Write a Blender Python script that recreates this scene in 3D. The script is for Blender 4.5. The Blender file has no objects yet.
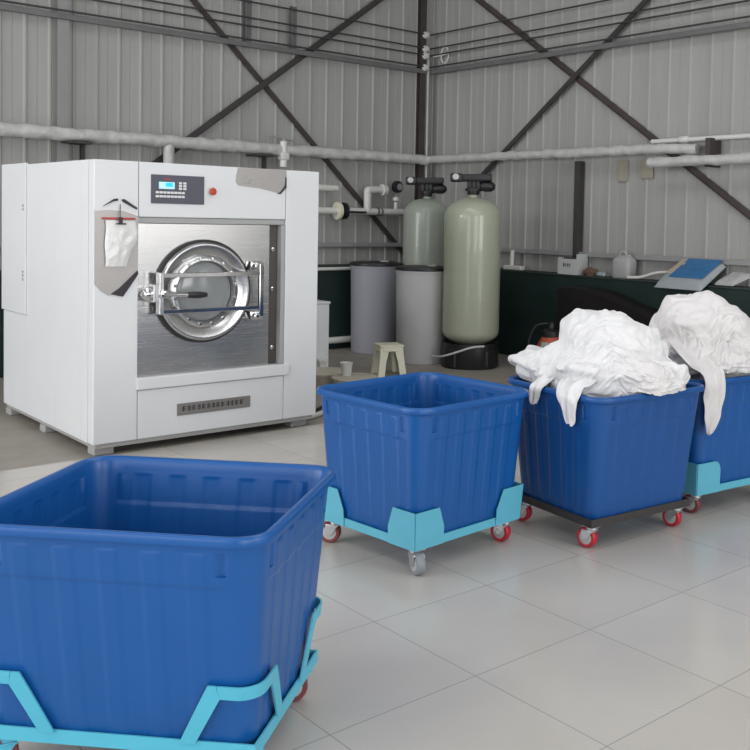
import bpy, bmesh, math, random
import numpy as np
from mathutils import Vector, Matrix, noise

random.seed(7)
C = bpy.context.scene.collection
PI = math.pi

# ------------------------------------------------------------------ materials
def mat(name, col, rough=0.5, metal=0.0, spec=0.5, var=0.0, vscale=6.0, bump=0.0, bscale=40.0,
        coat=0.0, stretch=None, alpha=1.0, trans=0.0, sheen=0.0, rvar=0.0):
    m = bpy.data.materials.new(name); m.use_nodes = True
    nt = m.node_tree; b = nt.nodes['Principled BSDF']
    b.inputs['Base Color'].default_value = (*col, 1)
    b.inputs['Roughness'].default_value = rough
    b.inputs['Metallic'].default_value = metal
    b.inputs['Specular IOR Level'].default_value = spec
    b.inputs['Coat Weight'].default_value = coat
    b.inputs['Alpha'].default_value = alpha
    b.inputs['Transmission Weight'].default_value = trans
    b.inputs['Sheen Weight'].default_value = sheen
    tc = nt.nodes.new('ShaderNodeTexCoord'); mp = nt.nodes.new('ShaderNodeMapping')
    nt.links.new(tc.outputs['Object'], mp.inputs['Vector'])
    if stretch: mp.inputs['Scale'].default_value = stretch
    n = nt.nodes.new('ShaderNodeTexNoise'); n.inputs['Scale'].default_value = vscale
    n.inputs['Detail'].default_value = 6
    nt.links.new(mp.outputs['Vector'], n.inputs['Vector'])
    if var:
        r = nt.nodes.new('ShaderNodeMix'); r.data_type = 'RGBA'
        r.inputs['A'].default_value = (*[c * (1 - var) for c in col], 1)
        r.inputs['B'].default_value = (*[min(1, c * (1 + var)) for c in col], 1)
        nt.links.new(n.outputs['Fac'], r.inputs['Factor'])
        nt.links.new(r.outputs['Result'], b.inputs['Base Color'])
    if rvar:
        mr = nt.nodes.new('ShaderNodeMapRange'); mr.inputs['To Min'].default_value = max(0, rough - rvar)
        mr.inputs['To Max'].default_value = rough + rvar
        nt.links.new(n.outputs['Fac'], mr.inputs['Value']); nt.links.new(mr.outputs['Result'], b.inputs['Roughness'])
    if bump:
        n2 = nt.nodes.new('ShaderNodeTexNoise'); n2.inputs['Scale'].default_value = bscale
        nt.links.new(mp.outputs['Vector'], n2.inputs['Vector'])
        bp = nt.nodes.new('ShaderNodeBump'); bp.inputs['Strength'].default_value = bump
        bp.inputs['Distance'].default_value = 0.01
        nt.links.new(n2.outputs['Fac'], bp.inputs['Height']); nt.links.new(bp.outputs['Normal'], b.inputs['Normal'])
    return m

def emis(name, col, s):
    m = bpy.data.materials.new(name); m.use_nodes = True
    b = m.node_tree.nodes['Principled BSDF']
    b.inputs['Base Color'].default_value = (*col, 1); b.inputs['Emission Color'].default_value = (*col, 1)
    b.inputs['Emission Strength'].default_value = s
    return m

M = dict(
    wall=mat('wall_sheet', (.36, .36, .347), .55, 0, .4, .14, 1.1, stretch=(3.0, 3.0, .5)),
    ceil=mat('roof_sheet', (.42, .42, .41), .6),
    steel=mat('grey_painted_steel', (.15, .15, .152), .55, 0, .4, .25, 5),
    galv=mat('galvanised_rail', (.36, .37, .37), .42, .3, .5, .12, 8),
    column=mat('grey_column_paint', (.27, .27, .275), .5, 0, .4, .1, 4),
    rust=mat('red_oxide_steel', (.066, .054, .051), .6, 0, .3, .35, 7),
    brace=mat('dark_grey_steel', (.055, .05, .05), .6, 0, .3, .3, 7),
    wire=mat('dark_wire', (.045, .043, .045), .6),
    green=mat('dark_green_paint', (.015, .031, .028), .5, 0, .3, .35, 3),
    ledge=mat('ledge_dust', (.035, .05, .045), .65, 0, .3, .3, 5),
    lagging=mat('pipe_lagging', (.53, .53, .52), .42, 0, .5, .28, 11, bump=1.0, bscale=16),
    white_pipe=mat('white_pvc', (.70, .70, .67), .35, 0, .5, .06, 6),
    porcelain=mat('porcelain', (.62, .60, .58), .25),
    washer=mat('washer_white', (.75, .77, .785), .34, 0, .5, .03, 3),
    washer_grey=mat('washer_grey_trim', (.40, .40, .40), .45),
    seam=mat('seam_dark', (.25, .25, .27), .6),
    steel_panel=mat('brushed_stainless', (.64, .63, .62), .26, 1, .5, .05, 5, stretch=(.4, 1, 30), rvar=.06),
    chrome=mat('polished_chrome', (.70, .70, .70), .12, 1),
    ring=mat('polished_door_ring', (.58, .58, .58), .24, 1),
    channel=mat('dark_channel', (.10, .09, .085), .45, .4),
    drum=mat('drum_steel', (.30, .31, .31), .4, .8),
    gasket=mat('black_gasket', (.02, .02, .022), .5),
    glass=mat('hazy_door_glass', (.34, .36, .36), .12, 0, .6, .2, 6, alpha=.82),
    control=mat('control_grey', (.10, .10, .13), .5, 0, .4, .06, 9),
    key=mat('key_white', (.78, .78, .78), .4),
    red_btn=mat('red_button', (.50, .05, .03), .4),
    lcd=emis('lcd_blue_white', (.48, .78, .95), .75),
    lcd2=emis('lcd_cyan', (.02, .62, .80), .75),
    film=mat('grey_film', (.42, .40, .385), .35, .35, .5, .06, 5, bump=.1, bscale=9),
    plate=mat('nameplate_metal', (.30, .285, .28), .4, .6, .5, .15, 6),
    ink=mat('dark_ink', (.035, .03, .035), .6),
    black=mat('black_plastic', (.014, .014, .017), .42),
    bag=mat('clear_bag', (.78, .78, .77), .25, 0, .6, .05, 9, bump=.5, bscale=40),
    red=mat('red_clip', (.48, .05, .045), .45),
    frp=mat('green_grey_fibreglass', (.42, .45, .35), .26, 0, .5, .06, 3, coat=.3, bump=.08, bscale=60, stretch=(1, 1, 5)),
    frp2=mat('paler_fibreglass', (.36, .40, .345), .32, 0, .5, .06, 3, coat=.25, bump=.08, bscale=60, stretch=(1, 1, 5)),
    brine=mat('lilac_grey_plastic', (.36, .365, .415), .5, 0, .4, .05, 3),
    brine2=mat('pale_grey_plastic', (.50, .50, .505), .5, 0, .4, .08, 4),
    stool=mat('cream_plastic', (.74, .73, .58), .45, 0, .4, .05, 5),
    beige=mat('beige_plastic', (.50, .46, .38), .5, 0, .4, .1, 5),
    cup=mat('white_cup', (.78, .78, .76), .45),
    box=mat('white_plastic', (.54, .55, .55), .45, 0, .4, .06, 6),
    jug=mat('dull_white_plastic', (.40, .40, .40), .45, 0, .4, .06, 6),
    tub=mat('blue_plastic', (.006, .088, .315), .34, 0, .45, .10, 4, bump=.03, bscale=5),
    tub_b=mat('blue_plastic_dark', (.006, .074, .27), .36, 0, .45, .10, 4, bump=.03, bscale=5),
    cyan=mat('light_blue_enamel', (.085, .46, .62), .38, 0, .5, .07, 6),
    cyan2=mat('teal_enamel', (.11, .44, .58), .42, 0, .5, .08, 6),
    dframe=mat('dark_angle_steel', (.05, .045, .045), .5, .2, .4, .25, 7),
    zinc=mat('zinc_fork', (.55, .56, .57), .32, .85),
    redwheel=mat('red_polyurethane', (.46, .018, .035), .38),
    dullwheel=mat('worn_red_wheel', (.20, .05, .05), .5, 0, .4, .3, 20),
    greywheel=mat('grey_wheel', (.24, .26, .29), .45),
    hub=mat('hub_grey', (.50, .50, .50), .4, .3),
    cloth=mat('white_linen', (.72, .72, .725), .85, 0, .2, .035, 7, bump=.25, bscale=55, sheen=.2),
    cloth_b=mat('worn_white_linen', (.68, .665, .66), .85, 0, .2, .06, 6, bump=.25, bscale=55, sheen=.2),
    patch=mat('beige_patch', (.33, .31, .255), .7, 0, .3, .15, 9),
    tarp=mat('black_sheet', (.011, .009, .010), .6, 0, .2, .2, 4),
    orange=mat('orange_plastic', (.42, .085, .04), .45, 0, .4, .12, 8),
    brown=mat('brown_rag', (.16, .10, .075), .8, 0, .2, .3, 12),
    pblue=mat('package_blue', (.035, .16, .36), .22, 0, .6, .2, 6, bump=.4, bscale=14),
    pclear=mat('package_clear', (.34, .38, .40), .2, 0, .6, .12, 8, bump=.4, bscale=14),
    ptan=mat('package_tan', (.42, .36, .30), .4, 0, .4, .1, 8),
    pgreen=mat('package_green', (.12, .38, .20), .4),
    hose=mat('grey_hose', (.55, .55, .54), .5),
)

# floor: glazed tiles with thin joints
def floor_material():
    m = bpy.data.materials.new('glazed_floor_tile'); m.use_nodes = True
    nt = m.node_tree; b = nt.nodes['Principled BSDF']; N = nt.nodes.new; L = nt.links.new
    geo = N('ShaderNodeTexCoord'); sep = N('ShaderNodeSeparateXYZ'); L(geo.outputs['Object'], sep.inputs[0])
    T = .64
    masks = []; cells = []
    for ax, off in (('X', -6.35), ('Y', -7.52)):
        a = N('ShaderNodeMath'); a.operation = 'SUBTRACT'; L(sep.outputs[ax], a.inputs[0]); a.inputs[1].default_value = off
        d = N('ShaderNodeMath'); d.operation = 'DIVIDE'; L(a.outputs[0], d.inputs[0]); d.inputs[1].default_value = T
        fl = N('ShaderNodeMath'); fl.operation = 'FLOOR'; L(d.outputs[0], fl.inputs[0]); cells.append(fl)
        fr = N('ShaderNodeMath'); fr.operation = 'PINGPONG'; L(d.outputs[0], fr.inputs[0]); fr.inputs[1].default_value = .5
        lt = N('ShaderNodeMath'); lt.operation = 'LESS_THAN'; L(fr.outputs[0], lt.inputs[0]); lt.inputs[1].default_value = .0036
        masks.append(lt)
    mx = N('ShaderNodeMath'); mx.operation = 'MAXIMUM'; L(masks[0].outputs[0], mx.inputs[0]); L(masks[1].outputs[0], mx.inputs[1])
    cv = N('ShaderNodeCombineXYZ'); L(cells[0].outputs[0], cv.inputs[0]); L(cells[1].outputs[0], cv.inputs[1])
    wn = N('ShaderNodeTexWhiteNoise'); L(cv.outputs[0], wn.inputs['Vector'])
    nz = N('ShaderNodeTexNoise'); nz.inputs['Scale'].default_value = 2.2; nz.inputs['Detail'].default_value = 8
    L(geo.outputs['Object'], nz.inputs['Vector'])
    add = N('ShaderNodeMath'); add.operation = 'MULTIPLY_ADD'; L(wn.outputs['Value'], add.inputs[0]); add.inputs[1].default_value = .25
    L(nz.outputs['Fac'], add.inputs[2])
    cr = N('ShaderNodeMix'); cr.data_type = 'RGBA'
    cr.inputs['A'].default_value = (.47, .445, .41, 1); cr.inputs['B'].default_value = (.57, .545, .505, 1)
    L(add.outputs[0], cr.inputs['Factor'])
    fin = N('ShaderNodeMix'); fin.data_type = 'RGBA'; L(mx.outputs[0], fin.inputs['Factor'])
    L(cr.outputs['Result'], fin.inputs['A']); fin.inputs['B'].default_value = (.33, .315, .29, 1)
    L(fin.outputs['Result'], b.inputs['Base Color'])
    mr = N('ShaderNodeMapRange'); L(nz.outputs['Fac'], mr.inputs['Value'])
    mr.inputs['To Min'].default_value = .10; mr.inputs['To Max'].default_value = .34
    L(mr.outputs['Result'], b.inputs['Roughness'])
    b.inputs['Specular IOR Level'].default_value = .5
    return m
M['tile'] = floor_material()
M['concrete'] = mat('bare_concrete', (.31, .285, .25), .6, 0, .35, .3, 3, bump=.15, bscale=30)

# ------------------------------------------------------------------ mesh helpers
def tag(o, label=None, cat=None, group=None, kind=None):
    if label: o['label'] = label
    if cat: o['category'] = cat
    if group: o['group'] = group
    if kind: o['kind'] = kind
    return o

def empty(name, loc, rz=0.0, label=None, cat=None, group=None):
    o = bpy.data.objects.new(name, None); C.objects.link(o); o.location = loc; o.rotation_euler = (0, 0, rz)
    o.empty_display_size = .1
    return tag(o, label, cat, group)

def obj(name, bm, m, parent=None, smooth=None, loc=None):
    me = bpy.data.meshes.new(name); bm.normal_update(); bm.to_mesh(me); bm.free()
    for x in (m if isinstance(m, (list, tuple)) else [m]): me.materials.append(x)
    o = bpy.data.objects.new(name, me); C.objects.link(o)
    if parent: o.parent = parent
    if loc: o.location = loc
    if smooth is not None:
        for p in me.polygons: p.use_smooth = True
        if smooth < 180: me.set_sharp_from_angle(angle=math.radians(smooth))
    return o

def box(bm, c, s, bev=0.0, rot=None, mi=0, seg=2):
    r = bmesh.ops.create_cube(bm, size=1.0); v = r['verts']
    mtx = Matrix.Translation(c) @ (rot.to_4x4() if rot else Matrix()) @ Matrix.Diagonal((*s, 1))
    bmesh.ops.transform(bm, matrix=mtx, verts=v)
    f = set(f for x in v for f in x.link_faces)
    for q in f: q.material_index = mi
    if bev:
        e = set(e for x in v for e in x.link_edges)
        rr = bmesh.ops.bevel(bm, geom=list(e), offset=bev, segments=seg, profile=.5, affect='EDGES')
        for q in rr['faces']: q.material_index = mi
    return bm

def bx(x0, x1, y0, y1, z0, z1, bev=0.0, bm=None, mi=0):
    bm = bm or bmesh.new()
    return box(bm, ((x0+x1)/2, (y0+y1)/2, (z0+z1)/2), (abs(x1-x0), abs(y1-y0), abs(z1-z0)), bev, mi=mi)

def grid_faces(bm, rings, closed=True, caps=(False, False), mi=0):
    n = len(rings[0])
    for a, b in zip(rings[:-1], rings[1:]):
        for i in range(n if closed else n-1):
            j = (i+1) % n
            f = bm.faces.new((a[i], a[j], b[j], b[i])); f.material_index = mi
    if caps[0]: bm.faces.new(list(reversed(rings[0]))).material_index = mi
    if caps[1]: bm.faces.new(rings[-1]).material_index = mi

def tube(bm, pts, r, n=12, caps=True, mi=0, wob=0.0, wf=10.0, seed=0.0):
    pts = [Vector(p) for p in pts]; rings = []
    up = None
    for i, p in enumerate(pts):
        t = (pts[min(i+1, len(pts)-1)] - pts[max(i-1, 0)]).normalized()
        if up is None:
            up = Vector((0, 0, 1)) if abs(t.z) < .9 else Vector((1, 0, 0))
        u = (up - t*up.dot(t)).normalized(); up = u; w = t.cross(u)
        ri = r[i] if isinstance(r, (list, tuple)) else r
        ring = []
        for k in range(n):
            a = 2*PI*k/n; d = u*math.cos(a) + w*math.sin(a); q = ri
            if wob: q *= 1 + wob*noise.noise((p + d*r*1.5 if not isinstance(r, list) else p + d*ri)*wf + Vector((seed, 0, 0)))
            ring.append(bm.verts.new(p + d*q))
        rings.append(ring)
    grid_faces(bm, rings, True, (caps, caps), mi)
    return bm

def smooth_path(pts, n=8):
    pts = [Vector(p) for p in pts]; P = [pts[0]] + pts + [pts[-1]]; out = []
    for i in range(1, len(P)-2):
        for k in range(n):
            t = k/n; a, b, c, d = P[i-1:i+3]
            out.append(.5*((2*b) + (c-a)*t + (2*a-5*b+4*c-d)*t*t + (3*b-a-3*c+d)*t**3))
    out.append(pts[-1]); return out

def lin(a, b, n):
    a, b = Vector(a), Vector(b); return [a.lerp(b, i/(n-1)) for i in range(n)]

def lathe(bm, prof, n=48, axis='z', c=(0, 0, 0), mi=0, cap=(True, True)):
    rings = []
    for r, h in prof:
        ring = []
        for k in range(n):
            a = 2*PI*k/n
            if axis == 'z': v = (c[0]+r*math.cos(a), c[1]+r*math.sin(a), c[2]+h)
            elif axis == 'y': v = (c[0]+r*math.cos(a), c[1]-h, c[2]+r*math.sin(a))      # h grows towards -y (out of the washer front)
            else: v = (c[0]+h, c[1]+r*math.cos(a), c[2]+r*math.sin(a))
            ring.append(bm.verts.new(v))
        rings.append(ring)
    grid_faces(bm, rings, True, cap, mi)
    return bm

def prism(bm, poly, d0, d1, plane='xz', mi=0):
    """polygon in a plane, extruded between d0 and d1 along the third axis"""
    def P(a, b, d): return {'xz': (a, d, b), 'yz': (d, a, b), 'xy': (a, b, d)}[plane]
    A = [bm.verts.new(P(a, b, d0)) for a, b in poly]; B = [bm.verts.new(P(a, b, d1)) for a, b in poly]
    grid_faces(bm, [A, B], True, (True, True), mi)
    bmesh.ops.recalc_face_normals(bm, faces=bm.faces)
    return bm

def kids(o): return [c for c in bpy.data.objects if c.parent is o]
def copy_tree(o, parent=None):
    c = o.copy(); C.objects.link(c)
    if parent: c.parent = parent
    for k in kids(o): copy_tree(k, c)
    return c
def struct(name, bm, m, smooth=None, parent=None):
    o = obj(name, bm, m, parent, smooth)
    if not parent: o['kind'] = 'structure'
    return o

# ------------------------------------------------------------------ the room
XW, YB, ZC = -15.0, -18.0, 6.2            # far sides of the hall (behind and left of the camera)
struct('floor', bx(XW, 0, YB, -4.05, -.08, 0), M['tile'])
struct('floor_concrete', bx(XW, 0, -4.05, 0, -.08, -.002), M['concrete'])

def ribbed(length, pitch, z0, z1, plane):
    """profiled wall sheet: flat pans with a raised narrow rib and a shallow groove per module"""
    prof = []; s = 0.0
    while s < length:
        prof += [(s, 0), (s+.012, .016), (s+.030, .016), (s+.042, 0), (s+pitch*.56, 0), (s+pitch*.56+.006, -.006), (s+pitch*.56+.012, 0)]
        s += pitch
    bm = bmesh.new(); A = []; B = []
    for s, h in prof:
        s = min(s, length)
        if plane == 'left': A.append(bm.verts.new((-s, -h, z0))); B.append(bm.verts.new((-s, -h, z1)))
        else: A.append(bm.verts.new((-h, -s, z0))); B.append(bm.verts.new((-h, -s, z1)))
    grid_faces(bm, [A, B], closed=False)
    # thickness behind the sheet
    if plane == 'left': bx(-length, 0.1, .02, .1, z0, z1, bm=bm)
    else: bx(.02, .1, -length, 0.0, z0, z1, bm=bm)
    bmesh.ops.recalc_face_normals(bm, faces=bm.faces)
    return bm
struct('wall_left', ribbed(15.0, .245, 0, ZC, 'left'), M['wall'])
bm = ribbed(14.3, .275, 0, ZC, 'right')
RW = (-17.3, -14.7, .9, 4.4)
for a, b, z0, z1 in ((YB, RW[0], 0, ZC), (RW[0], RW[1], 0, RW[2]), (RW[0], RW[1], RW[3], ZC), (RW[1], -14.3, 0, ZC)): bx(0, .1, a, b, z0, z1, bm=bm)
struct('wall_right', bm, M['wall'])
bm = bmesh.new()
for z in (RW[2]+.03, (RW[2]+RW[3])/2, RW[3]-.03): bx(.03, .09, RW[0], RW[1], z-.03, z+.03, bm=bm)
for k in range(3):
    y = RW[0]+.03+(RW[1]-RW[0]-.06)*k/2; bx(.031, .089, y-.03, y+.03, RW[2], RW[3], bm=bm)
struct('window_5', bm, M['column'])

# side with the long row of windows (left of the photo) and the gate side behind the camera
def wall_with_holes(axis, pos, a0, a1, holes, t=.12):
    bm = bmesh.new()
    def seg(p0, p1, z0, z1):
        if axis == 'x': bx(pos-t, pos, p0, p1, z0, z1, bm=bm)
        else: bx(p0, p1, pos-t, pos, z0, z1, bm=bm)
    cur = a0
    for h0, h1, z0, z1 in holes:
        seg(cur, h0, 0, ZC)
        if z0 > 0: seg(h0, h1, 0, z0)
        seg(h0, h1, z1, ZC); cur = h1
    seg(cur, a1, 0, ZC)
    return bm
WH = [(-13.0, -9.4, .9, 4.4), (-8.6, -5.0, .9, 4.4), (-4.2, -1.0, .9, 4.4)]
GH = [(-12.5, -7.5, 0, 4.6), (-5.2, -1.4, 1.0, 4.4)]
struct('wall_window_side', wall_with_holes('x', XW, YB, 0, WH), M['wall'])
struct('wall_gate_side', wall_with_holes('y', YB, XW, 0, GH), M['wall'])
for i, (a, b, z0, z1) in enumerate(WH):
    bm = bmesh.new()
    for z in (z0+.03, (z0+z1)/2, z1-.03): bx(XW-.09, XW-.03, a, b, z-.03, z+.03, bm=bm)
    for k in range(4):
        y = a+.03+(b-a-.06)*k/3; bx(XW-.089, XW-.031, y-.03, y+.03, z0, z1, bm=bm)
    struct('window_%d' % (i+1), bm, M['column'])
a, b, z0, z1 = GH[1]; bm = bmesh.new()
for z in (z0+.03, (z0+z1)/2, z1-.03): bx(a, b, YB-.09, YB-.03, z-.03, z+.03, bm=bm)
for k in range(4):
    x = a+.03+(b-a-.06)*k/3; bx(x-.03, x+.03, YB-.089, YB-.031, z0, z1, bm=bm)
struct('window_4', bm, M['column'])
# ceiling with two skylight strips
bm = bmesh.new(); SK = [(-11.5, -9.5), (-5.5, -3.5)]; cur = XW
for s0, s1 in SK:
    bx(cur, s0, YB, 0, ZC, ZC+.1, bm=bm); bx(s0, s1, YB, -15, ZC, ZC+.1, bm=bm); bx(s0, s1, -3, 0, ZC, ZC+.1, bm=bm); cur = s1
bx(cur, 0, YB, 0, ZC, ZC+.1, bm=bm)
struct('ceiling', bm, M['ceil'])

# dark green knee wall with a dusty ledge
KD, KZ = .28, 1.055
bm = bmesh.new(); bx(-15, -KD, -KD, -.012, 0, KZ, .008, bm); o = struct('baseboard_left', bm, M['green'])
bm = bmesh.new(); bx(-KD, -.017, -14, -.017, 0, KZ, .008, bm); o = struct('baseboard_right', bm, M['green'])
bm = bmesh.new(); bx(-15, -KD-.005, -KD-.012, -.015, KZ, KZ+.018, .004, bm); struct('trim_1', bm, M['ledge'])
bm = bmesh.new(); bx(-KD-.012, -.02, -14, -.017, KZ, KZ+.018, .004, bm); struct('trim_2', bm, M['ledge'])
# galvanised girts (sill rails)
bm = bmesh.new(); bx(-15, -.10, -.085, -.017, 1.30, 1.355, .006, bm); struct('trim_3', bm, M['galv'])
bm = bmesh.new(); bx(-.085, -.017, -15, -.017, 1.285, 1.34, .006, bm); struct('trim_4', bm, M['galv'])
# dark girt high on the walls, under the wires
bm = bmesh.new(); bx(-15, -.14, -.138, -.098, 3.70, 3.76, .004, bm); struct('trim_5', bm, M['steel'])
bm = bmesh.new(); bx(-.138, -.098, -14, -.14, 3.70, 3.76, .004, bm); struct('trim_6', bm, M['steel'])

# columns
bm = bmesh.new()                          # corner column: H section, dark red-brown
bx(-.245, -.235, -.10, -.02, KZ+.018, ZC, bm=bm); bx(-.285, -.195, -.11, -.10, KZ+.018, ZC, bm=bm); bx(-.285, -.195, -.03, -.02, KZ+.018, ZC, bm=bm)
o = struct('column_corner', bm, M['rust'])
bm = bmesh.new(); bx(-5.07, -5.055, -.085, -.02, KZ+.018, ZC, bm=bm); bx(-5.12, -5.0, -.095, -.085, KZ+.018, ZC, bm=bm)
struct('column_left', bm, M['column'])
bm = bmesh.new(); bx(-.11, -.018, -2.95, -2.87, KZ+.018, 2.42, .004, bm)
struct('column_right', bm, M['brace'])

# ------------------------------------------------------------------ braces
def brace(name, a, b, m, label, r=.034):
    a, b = Vector(a), Vector(b); d = (b-a); L = d.length; d.normalize()
    bm = bmesh.new()
    side = Vector((0, -1, 0)) if abs(d.y) < .01 else Vector((-1, 0, 0))
    w = d.cross(side).normalized()
    rot = Matrix((d, w, side)).transposed()
    c = (a+b)/2
    box(bm, c, (L, r*2, .008), 0, rot)                          # angle section: two legs
    box(bm, c + w*r + side*.013, (L, .007, .026), 0, rot)
    o = obj(name, bm, m, None)
    return tag(o, label, 'brace', 'diagonal wall braces')
brace('diagonal_brace', (-4.15, -.028, 4.70), (-.42, -.028, 1.17), M['rust'],
      'red-brown diagonal brace falling from upper left to the corner behind the washer')
brace('diagonal_brace', (-4.35, -.068, 2.02), (-.55, -.068, 4.93), M['brace'],
      'dark diagonal brace rising from behind the washer toward the room corner')
brace('diagonal_brace', (-.028, -.62, 4.87), (-.028, -5.9, 1.37), M['rust'],
      'diagonal brace on the right wall falling away from the corner behind the pipe ends')
brace('diagonal_brace', (-.068, -.95, 2.12), (-.068, -4.6, 4.72), M['brace'],
      'dark diagonal brace on the right wall rising from behind the tall tank')

# ------------------------------------------------------------------ wires and insulators
WZ = (4.235, 4.045, 3.95, 3.79)
ord_ = ('topmost', 'second from the top', 'third from the top', 'lowest')
for i, z in enumerate(WZ):
    bm = bmesh.new()
    o_ = .16
    tube(bm, lin((-9, -o_, z-.01), (-o_, -o_, z), 10) + lin((-o_+.001, -o_-.001, z), (-o_, -9, z+.02), 10), .011, 6)
    tag(obj('electric_wire', bm, M['wire'], smooth=60), 'thin dark wire running round the corner, %s of the four' % ord_[i], 'wire', 'wires round the corner')
for i, z in enumerate(WZ):
    bm = bmesh.new()
    lathe(bm, [(.02, 0), (.03, .01), (.046, .02), (.050, .035), (.047, .05), (.036, .06), (.038, .07), (.034, .085), (.01, .09)], 18, 'y')
    o = obj('insulator', bm, M['porcelain'], smooth=50, loc=(-.24, -.111, z-.01))
    tag(o, 'small white insulator on the corner column, %s of the four' % ord_[i], 'insulator', 'insulators on the corner column')
for x, z0, z1, lab in ((-2.93, 3.77, 4.75, 'upright dark bracket carrying the wires above the washer, the taller one further left'),
                       (-2.31, 3.77, 4.28, 'short upright dark bracket carrying the wires, nearer the corner')):
    bm = bmesh.new(); bx(x-.045, x+.045, -.12, -.11, z0, z1, bm=bm); bx(x-.045, x-.035, -.15, -.1, z0, z1, bm=bm)
    tag(obj('wire_bracket', bm, M['steel']), lab, 'bracket', 'wire brackets')
# hook and slim conduit on the corner
bm = bmesh.new(); tube(bm, lin((-.17, -.13, KZ+.02), (-.17, -.13, 4.0), 6), .022, 10)
tag(obj('conduit', bm, M['galv'], smooth=60), 'slim pale vertical conduit running up the room corner', 'conduit')
bm = bmesh.new()
tube(bm, lin((-.15, -.22, 3.93), (-.15, -.38, 3.93), 3) + [(-.15, -.46+.08*math.cos(a), 3.93+.11*math.sin(a)) for a in [PI*.95+i*.42 for i in range(15)]], .010, 6)
tag(obj('wire_loop', bm, M['white_pipe'], smooth=60), 'small pale coil of wire sticking out at the room corner', 'wire')

# ------------------------------------------------------------------ overhead pipes
root = empty('insulated_pipe', (-.2, -.2, 2.5), 0, 'long lumpy pale lagged pipe running round the corner above the washer and tanks', 'pipe')
inv = Matrix.Translation((.2, .2, -2.5))
def rel(bm, r): bmesh.ops.transform(bm, matrix=Matrix.Translation(-Vector(r.location)), verts=bm.verts); return bm
bm = bmesh.new(); po = .21
pts = lin((-10, -po, 2.49), (-po-.12, -po, 2.505), 150) + [Vector((-po-.04, -po-.02, 2.507)), Vector((-po, -po-.07, 2.508))] + lin((-po, -po-.14, 2.508), (-po, -4.25, 2.51), 70) + lin((-po, -4.3, 2.508), (-po+.05, -4.66, 2.49), 6)
tube(bm, pts, [.070]*151 + [.056]*(len(pts)-151), 16, wob=.34, wf=11)
obj('lagging', rel(bm, root), M['lagging'], root, 70)
bm = bmesh.new(); tube(bm, lin((-3.95, -po, 2.46), (-3.95, -po, 1.4), 12), .062, 12, wob=.1)
obj('down_branch', rel(bm, root), M['lagging'], root, 70)
bm = bmesh.new(); tube(bm, lin((-2.5, -po-.03, 2.60), (-2.5, -po-.03, 2.29), 5), .045, 12); box(bm, (-2.5, -po-.03, 2.42), (.11, .11, .09), .012)
vb = obj('valve_body', rel(bm, root), M['white_pipe'], root, 40)
bm = bmesh.new(); box(bm, (-2.5, -po-.03, 2.635), (.36, .03, .018), .004, Matrix.Rotation(.12, 3, 'Y')); box(bm, (-2.5, -po-.03, 2.615), (.04, .04, .04), .004)
obj('valve_lever', rel(bm, root), M['galv'], vb)
for bxp in (-4.95, -2.76):
    bm = bmesh.new(); bx(bxp-.13, bxp+.13, -.28, -.02, 2.405, 2.425, bm=bm); bx(bxp+.09, bxp+.13, -.06, -.02, 2.1, 2.42, bm=bm)
    obj('pipe_support', rel(bm, root), M['brace'], root)

root = empty('lagged_pipe', (-.285, -5, 2.38), 0, 'second lagged pipe on the right wall, starting just under the end of the first', 'pipe')
bm = bmesh.new(); tube(bm, lin((-.285, -4.13, 2.355), (-.285, -10, 2.41), 100), .054, 16, wob=.26, wf=9, seed=4)
obj('lagging', rel(bm, root), M['lagging'], root, 70)
bm = bmesh.new(); bx(-.22, -.018, -4.86, -4.80, 2.30, 2.60, .004, bm); obj('pipe_support', rel(bm, root), M['rust'], root)
root = empty('thin_pipe', (-.11, -5, 2.605), 0, 'thin shiny white pipe high on the right wall above the lagged pipes', 'pipe')
bm = bmesh.new(); tube(bm, lin((-.11, -4.02, 2.60), (-.11, -10, 2.63), 8), .026, 12); obj('pipe_run', rel(bm, root), M['white_pipe'], root, 60)
bm = bmesh.new(); lathe(bm, [(.03, -.06), (.038, -.05), (.038, .05), (.03, .06)], 14, 'x'); bmesh.ops.rotate(bm, cent=(0, 0, 0), matrix=Matrix.Rotation(PI/2, 3, 'Z'), verts=bm.verts)
bmesh.ops.translate(bm, vec=(0, .55, 0), verts=bm.verts); obj('coupling', bm, M['white_pipe'], root, 50)

for y0_, y1_, z0_, wd in ((-3.62, -3.47, 2.17, 'left'), (-3.98, -3.80, 2.20, 'right')):
    bm = bmesh.new(); bx(-.032, -.018, y0_, y1_, z0_, 2.42, .004, bm)
    tag(obj('wall_patch', bm, M['patch']), 'dull beige patch on the right wall under the lagged pipe, %s of two' % wd, 'patch', 'beige wall patches')

# white PVC water line behind the brine tanks
root = empty('water_pipe', (-1.3, -.17, 1.77), 0, 'white plastic water pipe with valve and raised elbow beside the washer', 'pipe')
y = -.17
bm = bmesh.new(); tube(bm, lin((-3.0, y, 1.765), (-.45, y, 1.775), 4), .046, 14); obj('pipe_run', rel(bm, root), M['white_pipe'], root, 60)
bm = bmesh.new(); tube(bm, smooth_path([(-1.19, y, 1.77), (-1.19, y, 1.95), (-1.19, y, 2.04), (-1.15, y, 2.06), (-1.0, y, 2.065), (-.9, y, 2.065)], 6), .05, 14)
rz = obj('riser_elbow', rel(bm, root), M['white_pipe'], root, 60)
bm = bmesh.new(); lathe(bm, [(.05, -.06), (.078, -.055), (.078, .0), (.05, .01)], 18, 'x', (-.9, y, 2.065)); obj('end_coupling', rel(bm, root), M['white_pipe'], rz, 50)
bm = bmesh.new(); lathe(bm, [(.05, -.07), (.115, -.07), (.115, -.035), (.07, -.03)], 20, 'x', (-1.60, y, 1.77)); 
vb = obj('flange', rel(bm, root), M['stool'], root, 50)
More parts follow.
